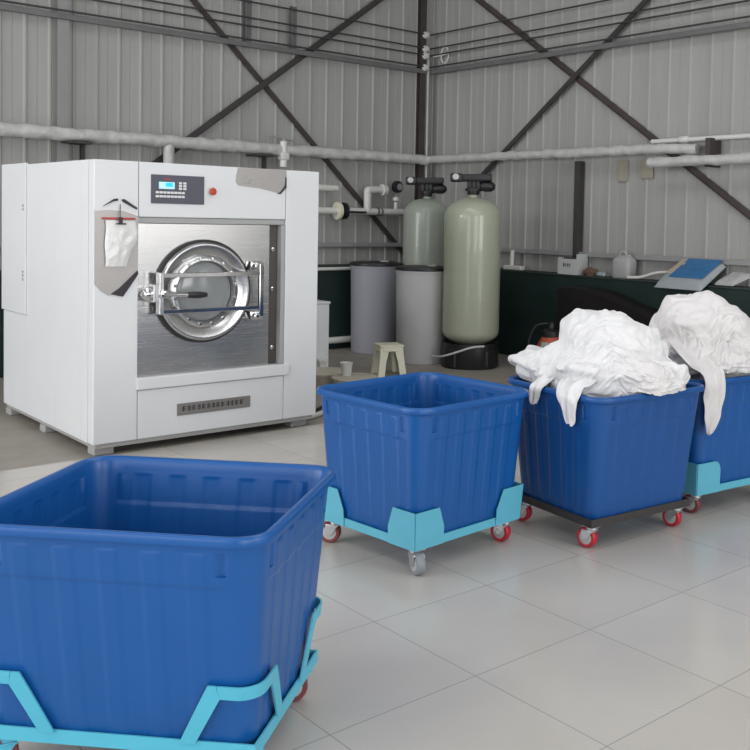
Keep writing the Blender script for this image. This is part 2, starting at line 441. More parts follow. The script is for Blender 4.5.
bm = bmesh.new(); lathe(bm, [(.07, -.028), (.11, -.025), (.11, .02), (.06, .03)], 20, 'x', (-1.56, y, 1.77)); obj('valve_body', rel(bm, root), M['black'], root, 50)
bm = bmesh.new(); bx(-1.55, -1.25, y-.075, y-.06, 1.745, 1.772, .004, bm); obj('valve_lever', rel(bm, root), M['black'], root)
for x in (-1.03, -.97):
    bm = bmesh.new(); lathe(bm, [(.048, -.014), (.057, -.012), (.057, .012), (.048, .014)], 16, 'x', (x, y, 1.772)); obj('pipe_clamp', rel(bm, root), M['steel'], root, 50)
bm = bmesh.new(); tube(bm, lin((-.72, y, 1.80), (-.72, y, 1.91), 3), .028, 10); lathe(bm, [(.03, 0), (.045, .01), (.045, .05), (.03, .06)], 12, 'z', (-.72, y, 1.92)); obj('gauge_stem', rel(bm, root), M['white_pipe'], root, 50)
bm = bmesh.new(); lathe(bm, [(.04, 0), (.082, .005), (.082, .05), (.07, .055)], 20, 'y', (-.72, y, 2.115)); g = obj('pressure_gauge', rel(bm, root), M['black'], root, 50)
bm = bmesh.new(); lathe(bm, [(.045, .056), (.045, .058)], 20, 'y', (-.70, y, 2.115)); obj('gauge_dial', rel(bm, root), M['galv'], g)
bm = bmesh.new(); tube(bm, lin((-.72, y, 1.97), (-.72, y, 2.05), 3), .012, 8); obj('gauge_neck', rel(bm, root), M['galv'], root)
bm = bmesh.new(); tube(bm, lin((-3.0, -.17, 2.055), (-1.67, -.17, 2.06), 3), .042, 14)
tag(obj('pipe_stub', bm, M['white_pipe'], smooth=60), 'short white pipe stub ending beside the top right edge of the washer', 'pipe')
bm = bmesh.new(); tube(bm, lin((-4.2, -.303, 1.03), (-1.3, -.303, 1.03), 3), .022, 10)
tag(obj('ledge_pipe', bm, M['white_pipe'], smooth=60), 'thin white pipe along the top of the green knee wall left of the brine tanks', 'pipe')
bm = bmesh.new(); tube(bm, lin((-4.2, -.34, .12), (-1.3, -.34, .12), 3), .042, 12)
tag(obj('floor_pipe', bm, M['white_pipe'], smooth=60), 'white pipe low along the foot of the green wall left of the brine tanks', 'pipe')

# ------------------------------------------------------------------ industrial washer
WX, WY, WW, WD, WZ0, WZ1 = -6.230, -4.076, 1.786, 1.979, .085, 2.052
W = empty('industrial_washer', (WX, WY, 0), 0, 'large white industrial washing machine with a round stainless steel door', 'washing machine')
bv = .006
# carcass behind the front panels
bm = bmesh.new(); bx(.012, WW, .10, WD-.02, WZ0, WZ1-.004, bv, bm); obj('cabinet', bm, M['washer'], W)
# front panels
obj('corner_panel', bx(0, .309, 0, .098, WZ0+.004, WZ1, bv), M['washer'], W)
obj('corner_panel', bx(1.487, WW, 0, .098, WZ0+.004, WZ1, bv), M['washer'], W)
obj('header_panel', bx(.313, 1.483, 0, .098, 1.665, WZ1, bv), M['washer'], W)
obj('lower_panel', bx(.313, 1.483, 0, .098, WZ0+.004, .436, bv), M['washer'], W)
obj('header_trim', bx(.313, 1.483, .012, .098, 1.622, 1.663, .004), M['washer_grey'], W)
obj('sill_strip', bx(.300, 1.524, -.022, .098, .442, .528, .008), M['washer'], W)
obj('jamb', bx(1.45, 1.483, .004, .098, .53, 1.62, .003), M['washer_grey'], W)
# side panels (the bright left side)
for a, b, z0, z1, nm in ((.104, .222, WZ0+.004, WZ1, 'side_strip'), (.226, .735, WZ0+.004, WZ1, 'side_sheet'), (.739, 1.374, WZ0+.004, WZ1, 'side_sheet'), (1.379, WD-.02, WZ0+.004, .866, 'side_sheet')):
    obj(nm, bx(0, .011, a, b, z0, z1, .002), M['washer'], W)
ap = obj('access_panel', bx(-.012, .011, 1.381, WD, .872, WZ1+.012, .004), M['washer'], W)
for z in (1.18, 1.70):
    for dz in (-.03, 0, .03) if z < 1.5 else (0, .03):
        obj('panel_screw', lathe(bmesh.new(), [(.012, -.018), (.012, -.011)], 10, 'x', (0, 1.43, z+dz)), M['washer_grey'], ap)
# base frame and feet
bm = bmesh.new(); bx(.02, WW-.02, .02, .10, .055, WZ0+.003, .003, bm); bx(.02, .10, .10, WD-.03, .055, WZ0+.003, .003, bm); bx(WW-.10, WW-.02, .10, WD-.03, .055, WZ0+.003, .003, bm)
obj('base_frame', bm, M['washer_grey'], W)
for fx, fy in ((.10, .12), (WW-.12, .12), (.08, 1.05), (.08, WD-.10), (WW-.12, WD-.12)):
    obj('foot', bx(fx-.07, fx+.07, fy-.06, fy+.06, 0, .054, .006), M['washer_grey'], W)
# stainless front inside the opening
sp = obj('stainless_front', bx(.313, 1.365, .035, .098, .53, 1.62, .002), M['steel_panel'], W)
ch = obj('door_channel', bx(1.367, 1.448, .06, .098, .53, 1.62, .001), M['channel'], W)
for z in (.66, 1.12, 1.43):
    obj('bolt', lathe(bmesh.new(), [(.017, 0), (.017, .012), (.010, .018)], 8, 'y', (1.405, .06, z)), M['chrome'], ch, 30)
# door
DC = (.812, .035, 1.125)
door = obj('door', lathe(bmesh.new(), [(.362, 0), (.362, .045), (.350, .062), (.335, .064), (.268, .030), (.262, .050), (.250, .056), (.228, .056), (.220, .02)], 72, 'y', DC, cap=(False, False)), M['ring'], W, 35)
obj('gasket', lathe(bmesh.new(), [(.382, -.0), (.382, .022), (.372, .03), (.363, .03)], 72, 'y', DC, cap=(False, False)), M['gasket'], door, 35)
bm = bmesh.new(); lathe(bm, [(.219*math.cos(t), .014+.03*math.sin(t)) for t in [i*PI/2/6 for i in range(6)]] + [(.004, .044)], 48, 'y', DC, cap=(False, True))
obj('door_glass', bm, M['glass'], door, 60)
bm = bmesh.new(); lathe(bm, [(.219, .004), (.05, .003), (.001, .003)], 36, 'y', DC, cap=(False, False)); obj('drum', bm, M['drum'], door)
for k in range(16):
    a = 2*PI*(k+.5)/16
    obj('bolt', lathe(bmesh.new(), [(.013, .05), (.013, .062), (.008, .067)], 8, 'y', (DC[0]+.243*math.cos(a), DC[1], DC[2]+.243*math.sin(a))), M['chrome'], door, 30)
for z in (1.252, .993):
    obj('door_bar', bx(.45, 1.26, -.074, -.050, z-.016, z+.016, .004), M['chrome'], door)
hb = obj('hinge_bar', bx(1.222, 1.258, -.075, -.045, .92, 1.325, .006), M['chrome'], door)
for z in (.93, 1.31):
    bm = bmesh.new(); bx(1.16, 1.27, -.05, .034, z-.034, z+.034, .008, bm); lathe(bm, [(.022, .05), (.022, .095), (.012, .105)], 10, 'y', (1.19, .0, z)); obj('hinge_block', bm, M['chrome'], hb, 30)
lp = obj('latch_plate', bx(.424, .462, -.095, -.030, .975, 1.275, .006), M['ring'], door)
bm = bmesh.new(); bx(.40, .48, -.05, .034, 1.06, 1.19, .006, bm); obj('latch_block', bm, M['ring'], door)
bm = bmesh.new(); lathe(bm, [(.02, 0), (.045, .01), (.05, .03), (.045, .075), (.02, .09)], 20, 'y', (.366, .034, 1.12)); obj('latch_knob', bm, M['chrome'], door, 40)
bm = bmesh.new(); tube(bm, lin((.44, -.12, 1.125), (.64, -.125, 1.112), 3), .016, 10); box(bm, (.45, -.105, 1.125), (.06, .05, .06), .008); obj('latch_lever', bm, M['chrome'], door, 40)
bm = bmesh.new(); tube(bm, lin((.62, -.125, 1.113), (.765, -.127, 1.110), 4), [.020, .024, .024, .016], 12); obj('lever_grip', bm, M['black'], door, 40)
# control panel
cp = obj('control_panel', bx(.397, .798, -.008, .004, 1.763, 1.968, .003), M['control'], W)
obj('display', bx(.452, .568, -.012, -.0075, 1.868, 1.917, .001), M['lcd'], cp)
obj('display_text_area', bx(.500, .553, -.0135, -.0118, 1.884, 1.912), M['lcd2'], cp)
obj('logo_mark', bx(.485, .54, -.0095, -.0078, 1.936, 1.943), M['red'], cp)
kb = bx(-.012, .012, -.006, .0, -.008, .008, .002)
k0 = None
spots = [(.440+.0275*i, z) for z in (1.842, 1.814) for i in range(8)] + [(x, z) for z in (1.912, 1.892, 1.872) for x in (.612, .645)]
for x, z in spots:
    if k0 is None: k = k0 = obj('key', kb, M['key'], cp)
    else:
        k = k0.copy(); C.objects.link(k); k.parent = cp
    k.location = (x, -.008, z)
es = obj('emergency_stop_button', lathe(bmesh.new(), [(.016, 0), (.016, .02), (.026, .022), (.028, .032), (.022, .04), (.008, .042)], 20, 'y', (.856, 0, 1.862)), M['red_btn'], W, 40); es['label'] = 'red mushroom stop button'
# nameplate with a row of dark illegible characters
npl = obj('nameplate', bx(.603, 1.192, -.008, .002, .222, .310, .003), M['plate'], W)
bm = bmesh.new(); rnd = random.Random(3)
for i in range(13):
    cx = .655 + i*.0385
    for k in range(3): bx(cx-.012, cx+.012, -.0095, -.0078, .258+.012*k, .2625+.012*k, bm=bm)
    xx = cx + rnd.uniform(-.006, .006); bx(xx-.0025, xx+.0025, -.0096, -.0079, .252, .290, bm=bm)
    xx = cx + rnd.choice((-.011, .011)); bx(xx-.002, xx+.002, -.0096, -.0079, .254, .284, bm=bm)
obj('lettering', bm, M['ink'], npl)
# grey film patches with torn dark edges
def patch(name, poly, d0, d1, m, par): return obj(name, prism(bmesh.new(), poly, d0, d1), m, par)
f1 = patch('torn_film', [(.004, 1.20), (.004, 1.715), (.09, 1.722), (.20, 1.715), (.30, 1.69), (.307, 1.66), (.307, 1.28), (.17, 1.125), (.10, 1.118), (.05, 1.15)], -.004, .002, M['film'], W)
patch('film_edge', [(.302, 1.290), (.307, 1.262), (.20, 1.108), (.165, 1.115), (.115, 1.13), (.17, 1.165)], -.010, -.0045, M['ink'], f1)
patch('film_edge', [(.06, 1.735), (.135, 1.786), (.162, 1.789), (.162, 1.774), (.135, 1.770)], -.010, .001, M['ink'], f1)
patch('film_edge', [(.185, 1.782), (.205, 1.787), (.298, 1.728), (.293, 1.716), (.20, 1.765)], -.010, .001, M['ink'], f1)
patch('film_border', [(.006, 1.716), (.10, 1.728), (.20, 1.722), (.303, 1.692), (.303, 1.67), (.2, 1.702), (.10, 1.709), (.006, 1.70)], -.008, -.0045, M['key'], f1)
f2 = patch('grey_film', [(1.055, 1.985), (1.07, 2.05), (1.478, 2.05), (1.482, 1.92), (1.43, 1.868), (1.25, 1.902), (1.075, 1.915), (1.052, 1.94)], -.004, .002, M['film'], W)
patch('film_edge', [(1.476, 2.0), (1.484, 1.99), (1.484, 1.915), (1.432, 1.862), (1.40, 1.866), (1.43, 1.876), (1.470, 1.93)], -.008, -.0045, M['ink'], f2)
for st in ([(1.11, 1.955), (1.13, 1.985), (1.15, 1.98), (1.135, 1.955), (1.115, 1.94), (1.15, 1.937)], [(1.16, 1.957), (1.18, 1.965), (1.175, 1.945), (1.155, 1.942), (1.185, 1.932)],
           [(1.235, 1.985), (1.225, 1.96)], [(1.262, 1.985), (1.275, 1.975), (1.262, 1.945), (1.285, 1.937)], [(1.245, 1.94), (1.25, 1.955)]):
    obj('pen_stroke', tube(bmesh.new(), [(x, -.006, z) for x, z in st], .0032, 6), M['hub'], f2)

# bag on a red clip hanging in front of the film
B = empty('hanging_bag', (WX+.17, WY-.012, 1.65), 0, 'crinkled clear plastic bag hanging from a red clip on the washer front', 'bag')
bm = bmesh.new(); nu, nv = 22, 30; rings = []
for j in range(nv+1):
    t = j/nv; z = -.012 - .318*t
    hl = -.098 + .004*math.sin(t*9); hr = .108 + .022*math.sin(PI*min(1, t*1.6)) - .062*max(0, t-.45)/.55
    row = []
    for side in (1, -1):
        for i in range(nu+1):
            s = i/nu if side == 1 else 1-i/nu
            x = hl + (hr-hl)*s
            th = .022*math.sin(PI*s)**.5*math.sin(PI*min(max(t, .02), .98))**.5
            n_ = noise.noise(Vector((x*24, z*18, side*3.0)))*.008
            row.append(bm.verts.new((x, -(.004 + (th + n_ if side == 1 else 0)), z)))
    rings.append(row)
grid_faces(bm, rings, True, (True, True)); bmesh.ops.recalc_face_normals(bm, faces=bm.faces)
obj('pouch', bm, M['bag'], B, 60)
cl = obj('clip', bx(-.118, .108, -.016, -.002, -.006, .008, .002), M['red'], B); cl['label'] = 'red clip bar'
bm = bmesh.new(); bx(-.012, .012, -.034, -.016, -.035, .012, .003, bm); bx(-.035, .035, -.036, -.030, -.040, -.030, .002, bm); tube(bm, lin((0, -.012, .008), (.004, -.004, .10), 3), .003, 6)
obj('hook', bm, M['ink'], B)

# ------------------------------------------------------------------ water softener tanks
def softener(name, x, y, r, ztop, zbot, m, label, rz, base=True):
    t = empty(name, (x, y, 0), rz, label, 'tank', 'fibreglass pressure tanks')
    d = r*.86; prof = [(.03, zbot), (r*.55, zbot+.015)] + [(r*math.sin(a), zbot+.16-.16*math.cos(a)) for a in (1.0, 1.3, PI/2)]
    prof += [(r, ztop-d*.9)] + [(r*math.cos(a), ztop-d*.9+d*.78*math.sin(a)) for a in [i*PI/2/9 for i in range(1, 9)]] + [(r*.16, ztop-d*.11), (r*.16, ztop)]
    obj('vessel', lathe(bmesh.new(), prof, 64), m, t, 60)
    if base:
        bm = bmesh.new(); lathe(bm, [(r*.98, 0), (r*1.02, .02), (r*.96, zbot+.03), (r*.9, zbot+.03), (r*.5, zbot-.002), (r*.5, 0)], 48)
        bt = obj('base', bm, M['black'], t, 50)
        for k in range(4):
            a = PI/4+k*PI/2; bm = bmesh.new(); box(bm, (r*math.cos(a)*.92, r*math.sin(a)*.92, .11), (.09, .18, .22), .03, Matrix.Rotation(a, 3, 'Z')); obj('base_foot', bm, M['black'], bt)
    v = empty_part = None
    bm = bmesh.new(); lathe(bm, [(r*.2, ztop-.01), (r*.22, ztop+.01), (r*.22, ztop+.03), (r*.3, ztop+.035), (r*.3, ztop+.06), (r*.2, ztop+.07)], 24)
    box(bm, (0, 0, ztop+.11), (.15, .13, .12), .015)
    for k in (-1, 0, 1): box(bm, (.045*k, -.075, ztop+.10), (.022, .03, .11), .005)
    vh = obj('valve_head', bm, M['black'], t, 40)
    bm = bmesh.new(); box(bm, (-.02, -.02, ztop+.185), (.46, .17, .085), .02, Matrix.Rotation(-.03, 3, 'Y')); box(bm, (-.20, -.06, ztop+.182), (.14, .14, .10), .02)
    hd = obj('control_head', bm, M['black'], vh, 40)
    bm = bmesh.new(); lathe(bm, [(.030, .125), (.036, .135), (.030, .136)], 20, 'y', (-.205, 0, ztop+.19)); obj('dial', bm, M['hub'], hd, 40)
    bm = bmesh.new(); lathe(bm, [(.02, .06), (.05, .08), (.062, .13), (.062, .2), (.045, .23), (.02, .25)], 16, 'x', (0, -.03, ztop+.09)); obj('motor', bm, M['black'], vh, 40)
    return t
camd = math.atan2(-10.798+2.4, -8.753+1.3) + PI/2
softener('water_softener_tank', -1.27, -2.37, .328, 1.99, .25, M['frp'], 'tall front grey-green fibreglass pressure tank on a black base', camd)
softener('water_softener_tank', -.93, -1.10, .295, 1.985, .25, M['frp2'], 'rear grey-green fibreglass tank rising behind the two brine tanks', camd)
bm = bmesh.new(); lathe(bm, [(.001, .3), (.001, .3)], 3)
bm.free()
def brine(x, y, r, h, m, label):
    t = empty('brine_tank', (x, y, 0), 0, label, 'tank', 'brine tanks')
    obj('drum', lathe(bmesh.new(), [(r*.90, 0), (r*.93, .02), (r*.985, h-.09), (r, h-.06), (r*1.015, h-.05), (r*1.015, h-.02), (r*.98, h-.015)], 56), m, t, 40)
    ld = obj('lid', lathe(bmesh.new(), [(r*1.03, h-.03), (r*1.04, h-.01), (r*1.02, h+.008), (r*.8, h+.02), (.001, h+.026)], 56, cap=(True, False)), M['black'], t, 40)
    obj('lid_knob', lathe(bmesh.new(), [(.06, h+.02), (.06, h+.034), (.04, h+.038)], 16, c=(.05, -.12, 0)), M['jug'], ld, 40)
    return t
brine(-1.46, -.75, .315, 1.12, M['brine'], 'lilac-grey brine tank with black lid, left one nearer the wall')
brine(-1.515, -1.765, .312, 1.115, M['brine2'], 'pale grey brine tank with black lid beside the tall front tank')
bm = bmesh.new()
tube(bm, smooth_path([(-1.62, -2.10, .10), (-1.66, -2.30, .12), (-1.61, -2.46, .17), (-1.45, -2.58, .235), (-1.32, -2.66, .25)], 8), .012, 8)
bmesh.ops.translate(bm, vec=(-.04, -.05, .02), verts=bm.verts)
tag(obj('thin_hose', bm, M['hose'], smooth=60), 'thin pale hose curving from the pale brine tank to the tall tank base', 'hose')

# ------------------------------------------------------------------ small floor things
def stool(x, y, rz):
    t = empty('plastic_stool', (x, y, 0), rz, 'small cream plastic stool in front of the brine tanks', 'stool')
    h = .335; a1, a0 = .122, .158
    bm = bmesh.new(); box(bm, (0, 0, h-.012), (a1*2+.02, a1*2+.02, .024), .010, seg=3); 
    seat = obj('seat', bm, M['stool'], t)
    for sx in (-1, 1):
        for sy in (-1, 1):
            bm = bmesh.new(); rings = []
            for k in range(9):
                f = k/8; z = (h-.022)*(1-f); a = a1 + (a0-a1)*f**1.2; w = .098 - .026*min(1, f*2.0)
                ring = []
                for (px, py) in ((0, 0), (-w, 0), (-w, -.012), (-.012, -.012), (-.012, -w), (0, -w)):
                    ring.append(bm.verts.new((sx*(a+px), sy*(a+py), z)))
                rings.append(ring)
            grid_faces(bm, rings, True, (True, True)); bmesh.ops.recalc_face_normals(bm, faces=bm.faces)
            obj('leg', bm, M['stool'], t)
    for s in range(4):                                         # aprons joining the legs under the seat
        bm = bmesh.new(); box(bm, (0, -(a1+.006), h-.045), (a1*1.6, .010, .045), .003, Matrix.Rotation(-.05, 3, 'X')); bmesh.ops.rotate(bm, cent=(0, 0, 0), matrix=Matrix.Rotation(s*PI/2, 3, 'Z'), verts=bm.verts)
        obj('apron', bm, M['stool'], t)
    return t
stool(-2.42, -2.34, -.78+.42)
def bucket(x, y, r, h, label, ridge=True):
    t = empty('lidded_bucket', (x, y, 0), 0, label, 'bucket', 'lidded beige buckets')
    obj('pail', lathe(bmesh.new(), [(r*.84, 0), (r*.86, .01), (r*.96, h-.03), (r*.97, h-.02)], 40), M['beige'], t, 40)
    obj('lid', lathe(bmesh.new(), [(r*1.0, h-.03), (r*1.02, h-.005), (r*.98, h+.006), (r*.9, h), (r*.86, h+.004), (.001, h+.005)], 40, cap=(True, False)), M['beige'], t, 40)
    return t
bucket(-3.33, -2.52, .22, .145, 'beige lidded bucket against the washer side, the further of two')
bucket(-3.33, -3.02, .225, .150, 'beige lidded bucket with a white cup on its lid')
c = empty('paper_cup', (-3.37, -2.93, .156), 0, 'small white cup standing on the nearer beige bucket lid', 'cup')
obj('cup_wall', lathe(bmesh.new(), [(.046, 0), (.048, .004), (.062, .125), (.065, .129), (.060, .129), (.045, .006), (.001, .005)], 24, cap=(True, False)), M['cup'], c, 40)
t = empty('white_cabinet', (-3.20, -1.75, 0), 0, 'narrow white metal box standing behind the right side of the washer', 'cabinet')
obj('body', bx(-.24, .24, -.25, .25, .02, .765, .012), M['washer'], t)
obj('top_cap', bx(-.25, .25, -.26, .26, .766, .79, .008), M['washer'], t)
bm = bmesh.new(); lathe(bm, [(.035, .0), (.035, .16), (.05, .165), (.05, .19)], 14, c=(.12, -.32, 0)); obj('outlet', bm, M['white_pipe'], t, 40)
bm = bmesh.new(); tube(bm, smooth_path([(-4.60, -3.93, .024), (-4.46, -3.87, .024), (-4.30, -3.83, .024), (-4.12, -3.74, .024), (-3.98, -3.73, .024)], 8), .022, 10)
tag(obj('floor_hose', bm, M['white_pipe'], smooth=60), 'white hose lying on the floor by the right front corner of the washer', 'hose')
bm = bmesh.new(); tube(bm, smooth_path([(-4.40, -3.74, .017), (-4.30, -3.70, .017), (-4.15, -3.62, .017), (-4.0, -3.5, .017)], 8), .015, 8)
tag(obj('floor_hose', bm, M['black'], smooth=60), 'black hose on the floor behind the white hose at the washer corner', 'hose')

# ------------------------------------------------------------------ things on the right ledge
LZ = KZ+.018
t = empty('storage_box', (-.165, -2.93, LZ), 0, 'white plastic box with dark lettering and dark contents on the green ledge', 'box')
bm = bmesh.new()
w, d, h, th = .30, .20, .20, .008
bx(-d/2, d/2, -w/2, w/2, 0, th, bm=bm); bx(-d/2, -d/2+th, -w/2, w/2, th, h*.92, bm=bm); bx(d/2-th, d/2, -w/2, w/2, th, h, bm=bm)
bx(-d/2+th, d/2-th, -w/2, -w/2+th, th, h*1.22, bm=bm); bx(-d/2+th, d/2-th, w/2-th, w/2, th, h*1.0, bm=bm)
obj('box_shell', bm, M['box'], t)
bm = bmesh.new()
for k in range(4):
    yc = .055-.033*k
    bx(-d/2-.002, -d/2+.001, yc-.012, yc+.012, .095, .103, bm=bm); bx(-d/2-.002, -d/2+.001, yc-.012, yc+.012, .115, .123, bm=bm); bx(-d/2-.0021, -d/2+.001, yc-.004+.008*(k % 2), yc+.002+.008*(k % 2), .088, .138, bm=bm)
obj('lettering', bm, M['ink'], t)
bm = bmesh.new()
for k in range(7): box(bm, (random.uniform(-.05, .05), random.uniform(-.10, .12), .155), (.07, .09, .09), .02, Matrix.Rotation(random.uniform(0, 3), 3, 'Z'))
obj('contents', bm, M['ink'], t)
t = empty('jerrycan', (-.165, -3.72, LZ), 0, 'dull white plastic jerrycan on the green ledge under the girt', 'jerrycan')
bm = bmesh.new(); rings = []
for z, sx, sy in ((0, .08, .12), (.015, .09, .13), (.185, .09, .13), (.21, .085, .12), (.232, .06, .10), (.25, .045, .085), (.258, .03, .07)):
    rings.append([bm.verts.new((sx*abs(math.cos(a))**.45*math.copysign(1, math.cos(a)), sy*abs(math.sin(a))**.45*math.copysign(1, math.sin(a)), z)) for a in [2*PI*k/32 for k in range(32)]])
grid_faces(bm, rings, True, (True, True)); obj('can_body', bm, M['jug'], t, 50)
bm = bmesh.new(); tube(bm, smooth_path([(0, .065, .23), (0, .05, .29), (0, -.01, .29), (0, -.04, .235)], 5), .015, 8); obj('handle', bm, M['jug'], t, 60)
bm = bmesh.new(); lathe(bm, [(.022, .24), (.022, .265), (.016, .27)], 14, c=(0, -.07, 0)); obj('cap', bm, M['jug'], t, 40)
t = empty('tee_fitting', (-.17, -1.93, LZ), 0, 'small white T-shaped fitting on the green ledge beside the tall tank', 'fitting')
obj('foot_bar', bx(-.04, .04, -.16, .16, 0, .055, .012), M['white_pipe'], t)
bm = bmesh.new(); tube(bm, lin((0, .04, .05), (0, .03, .25), 3), .026, 10); obj('upright', bm, M['white_pipe'], t, 50)
def lump(name, c, r, m, label, seed, cat='rag'):
    bm = bmesh.new(); bmesh.ops.create_icosphere(bm, subdivisions=3, radius=1)
    for v in bm.verts:
        n = noise.noise(v.co*2.2+Vector((seed, 0, 0)))*.35 + noise.noise(v.co*5+Vector((seed, 3, 0)))*.15
        v.co = v.co*(1+n); v.co = Vector((v.co.x*r[0], v.co.y*r[1], max(-.6, v.co.z)*r[2]))
    zmin = min(v.co.z for v in bm.verts)
    for v in bm.verts: v.co.z -= zmin
    return tag(obj(name, bm, m, None, 60, c), label, cat)
lump('rag', (-.17, -3.22, LZ), (.06, .10, .06), M['brown'], 'small brown crumpled rag on the ledge between white box and jerrycan', 1)
lump('pouch', (-.17, -3.40, LZ), (.055, .08, .035), M['pclear'], 'small grey pouch on the ledge just left of the jerrycan', 5, 'pouch')
bm = bmesh.new(); tube(bm, smooth_path([(-.27, -3.86, LZ+.02), (-.24, -4.02, LZ+.03), (-.20, -4.20, LZ+.085), (-.15, -4.40, LZ+.105)], 6), .018, 8)
tag(obj('white_hose', bm, M['white_pipe'], smooth=60), 'bent piece of white hose on the ledge between jerrycan and blue package', 'hose')

# blue and clear detergent package lying on the ledge
t = empty('plastic_package', (-.25, -4.68, 1.01), 0, 'blue printed clear plastic package lying on the ledge behind the right heap', 'package')
def pillow(cx, cy, sx, sy, z0, hgt, m, parent, name, tilt=0.0, seed=0, skew=0.0):
    bm = bmesh.new(); n1, n2 = 20, 26; top = []; bot = []
    for i in range(n1+1):
        a, b = [], []
        for j in range(n2+1):
            u, v = i/n1*2-1, j/n2*2-1
            e = ((1-abs(u)**4)*(1-abs(v)**4))**.4
            x, y = cx+u*sx/2, cy+v*sy/2 + skew*u
            k = noise.noise(Vector((u*3, v*4, seed)))*.012
            zz = z0 + (u+1)/2*tilt
            a.append(bm.verts.new((x, y, zz+.012+hgt*e+k*e))); b.append(bm.verts.new((x, y, zz+.008*(1-e))))
        top.append(a); bot.append(b)
    for G_, fl in ((top, False), (bot, True)):
        for i in range(n1):
            for j in range(n2):
                q = [G_[i][j], G_[i+1][j], G_[i+1][j+1], G_[i][j+1]]
                bm.faces.new(q if not fl else q[::-1])
    loop = lambda G_: [G_[i][0] for i in range(n1+1)] + [G_[n1][j] for j in range(1, n2+1)] + [G_[i][n2] for i in range(n1-1, -1, -1)] + [G_[0][j] for j in range(n2-1, 0, -1)]
    grid_faces(bm, [loop(bot), loop(top)]); bmesh.ops.recalc_face_normals(bm, faces=bm.faces)
    return obj(name, bm, m, parent, 50)
wrap = pillow(0, 0, .33, .60, 0, .075, M['pclear'], t, 'clear_wrap', .25, 1, -.04)
pillow(.01, -.06, .25, .42, .122, .010, M['pblue'], t, 'blue_print', .19, 2, -.04)
pillow(.04, .15, .20, .16, .155, .010, M['ptan'], t, 'tan_print', .15, 3, -.04)
pillow(.05, .0, .14, .035, .182, .008, M['pgreen'], t, 'green_print', .106, 4, -.03)
t2 = pillow(0, 0, .18, .22, 0, .05, M['washer_grey'], None, 'plastic_wrap', .10, 7, -.06); t2.location = (-.19, -5.18, LZ+.002)
tag(t2, 'grey crumpled wrap on the ledge right of the blue package', 'wrap')

# black sheet over equipment in front of the right knee wall
bm = bmesh.new(); rows = []
ys = [(-3.11, .0), (-3.12, .945), (-3.3, .955), (-3.62, .95), (-3.85, .90), (-4.12, .82), (-4.42, .755), (-4.8, .70), (-5.3, .68), (-5.32, 0)]
for x in [-.62, -.615, -.60, -.56, -.50, -.44, -.38, -.33]:
    e = 0 if x > -.59 else (x+.59)*1.2
    row = []
    for y, z in ys:
        n = noise.noise(Vector((x*5, y*4, z*3)))*.02
        zz = z if z == 0 else z + e + n
        row.append(bm.verts.new((x + (n if z else 0), y + n, max(0, zz))))
    rows.append(row)
for i in range(len(rows)-1):
    for j in range(len(ys)-1): bm.faces.new((rows[i][j], rows[i+1][j], rows[i+1][j+1], rows[i][j+1]))
for r_ in (rows[0], rows[-1]): bm.faces.new(r_ if r_ is rows[0] else r_[::-1])
bmesh.ops.recalc_face_normals(bm, faces=bm.faces)
tag(obj('black_sheet', bm, M['tarp'], smooth=40), 'black sheet covering equipment in front of the green wall behind the heaps', 'sheet')
# orange canister
t = empty('orange_canister', (-.86, -3.27, 0), 0, 'orange-red canister with black top by the dark green wall', 'canister')
bm = bmesh.new(); rings = []
for z, r in ((0, .16), (.02, .175), (.16, .18), (.28, .165), (.36, .125), (.42, .09)):
    rings.append([bm.verts.new((r*math.cos(2*PI*k/28), r*1.05*math.sin(2*PI*k/28), z)) for k in range(28)])
grid_faces(bm, rings, True, (True, True)); obj('canister_body', bm, M['orange'], t, 50)
bm = bmesh.new(); lathe(bm, [(.10, .40), (.105, .43), (.105, .47), (.06, .49), (.04, .50), (.04, .56), (.02, .57)], 24); obj('cap', bm, M['black'], t, 40)
bm = bmesh.new(); box(bm, (-.13, -.05, .30), (.10, .10, .11), .02, Matrix.Rotation(.2, 3, 'Y')); obj('label_plate', bm, M['washer_grey'], t)
bm = bmesh.new(); tube(bm, smooth_path([(0, .03, .55), (-.10, .14, .52), (-.15, .20, .35), (-.16, .23, .06), (-.15, .3, .02)], 8), .013, 8); obj('hose', bm, M['black'], t, 60)

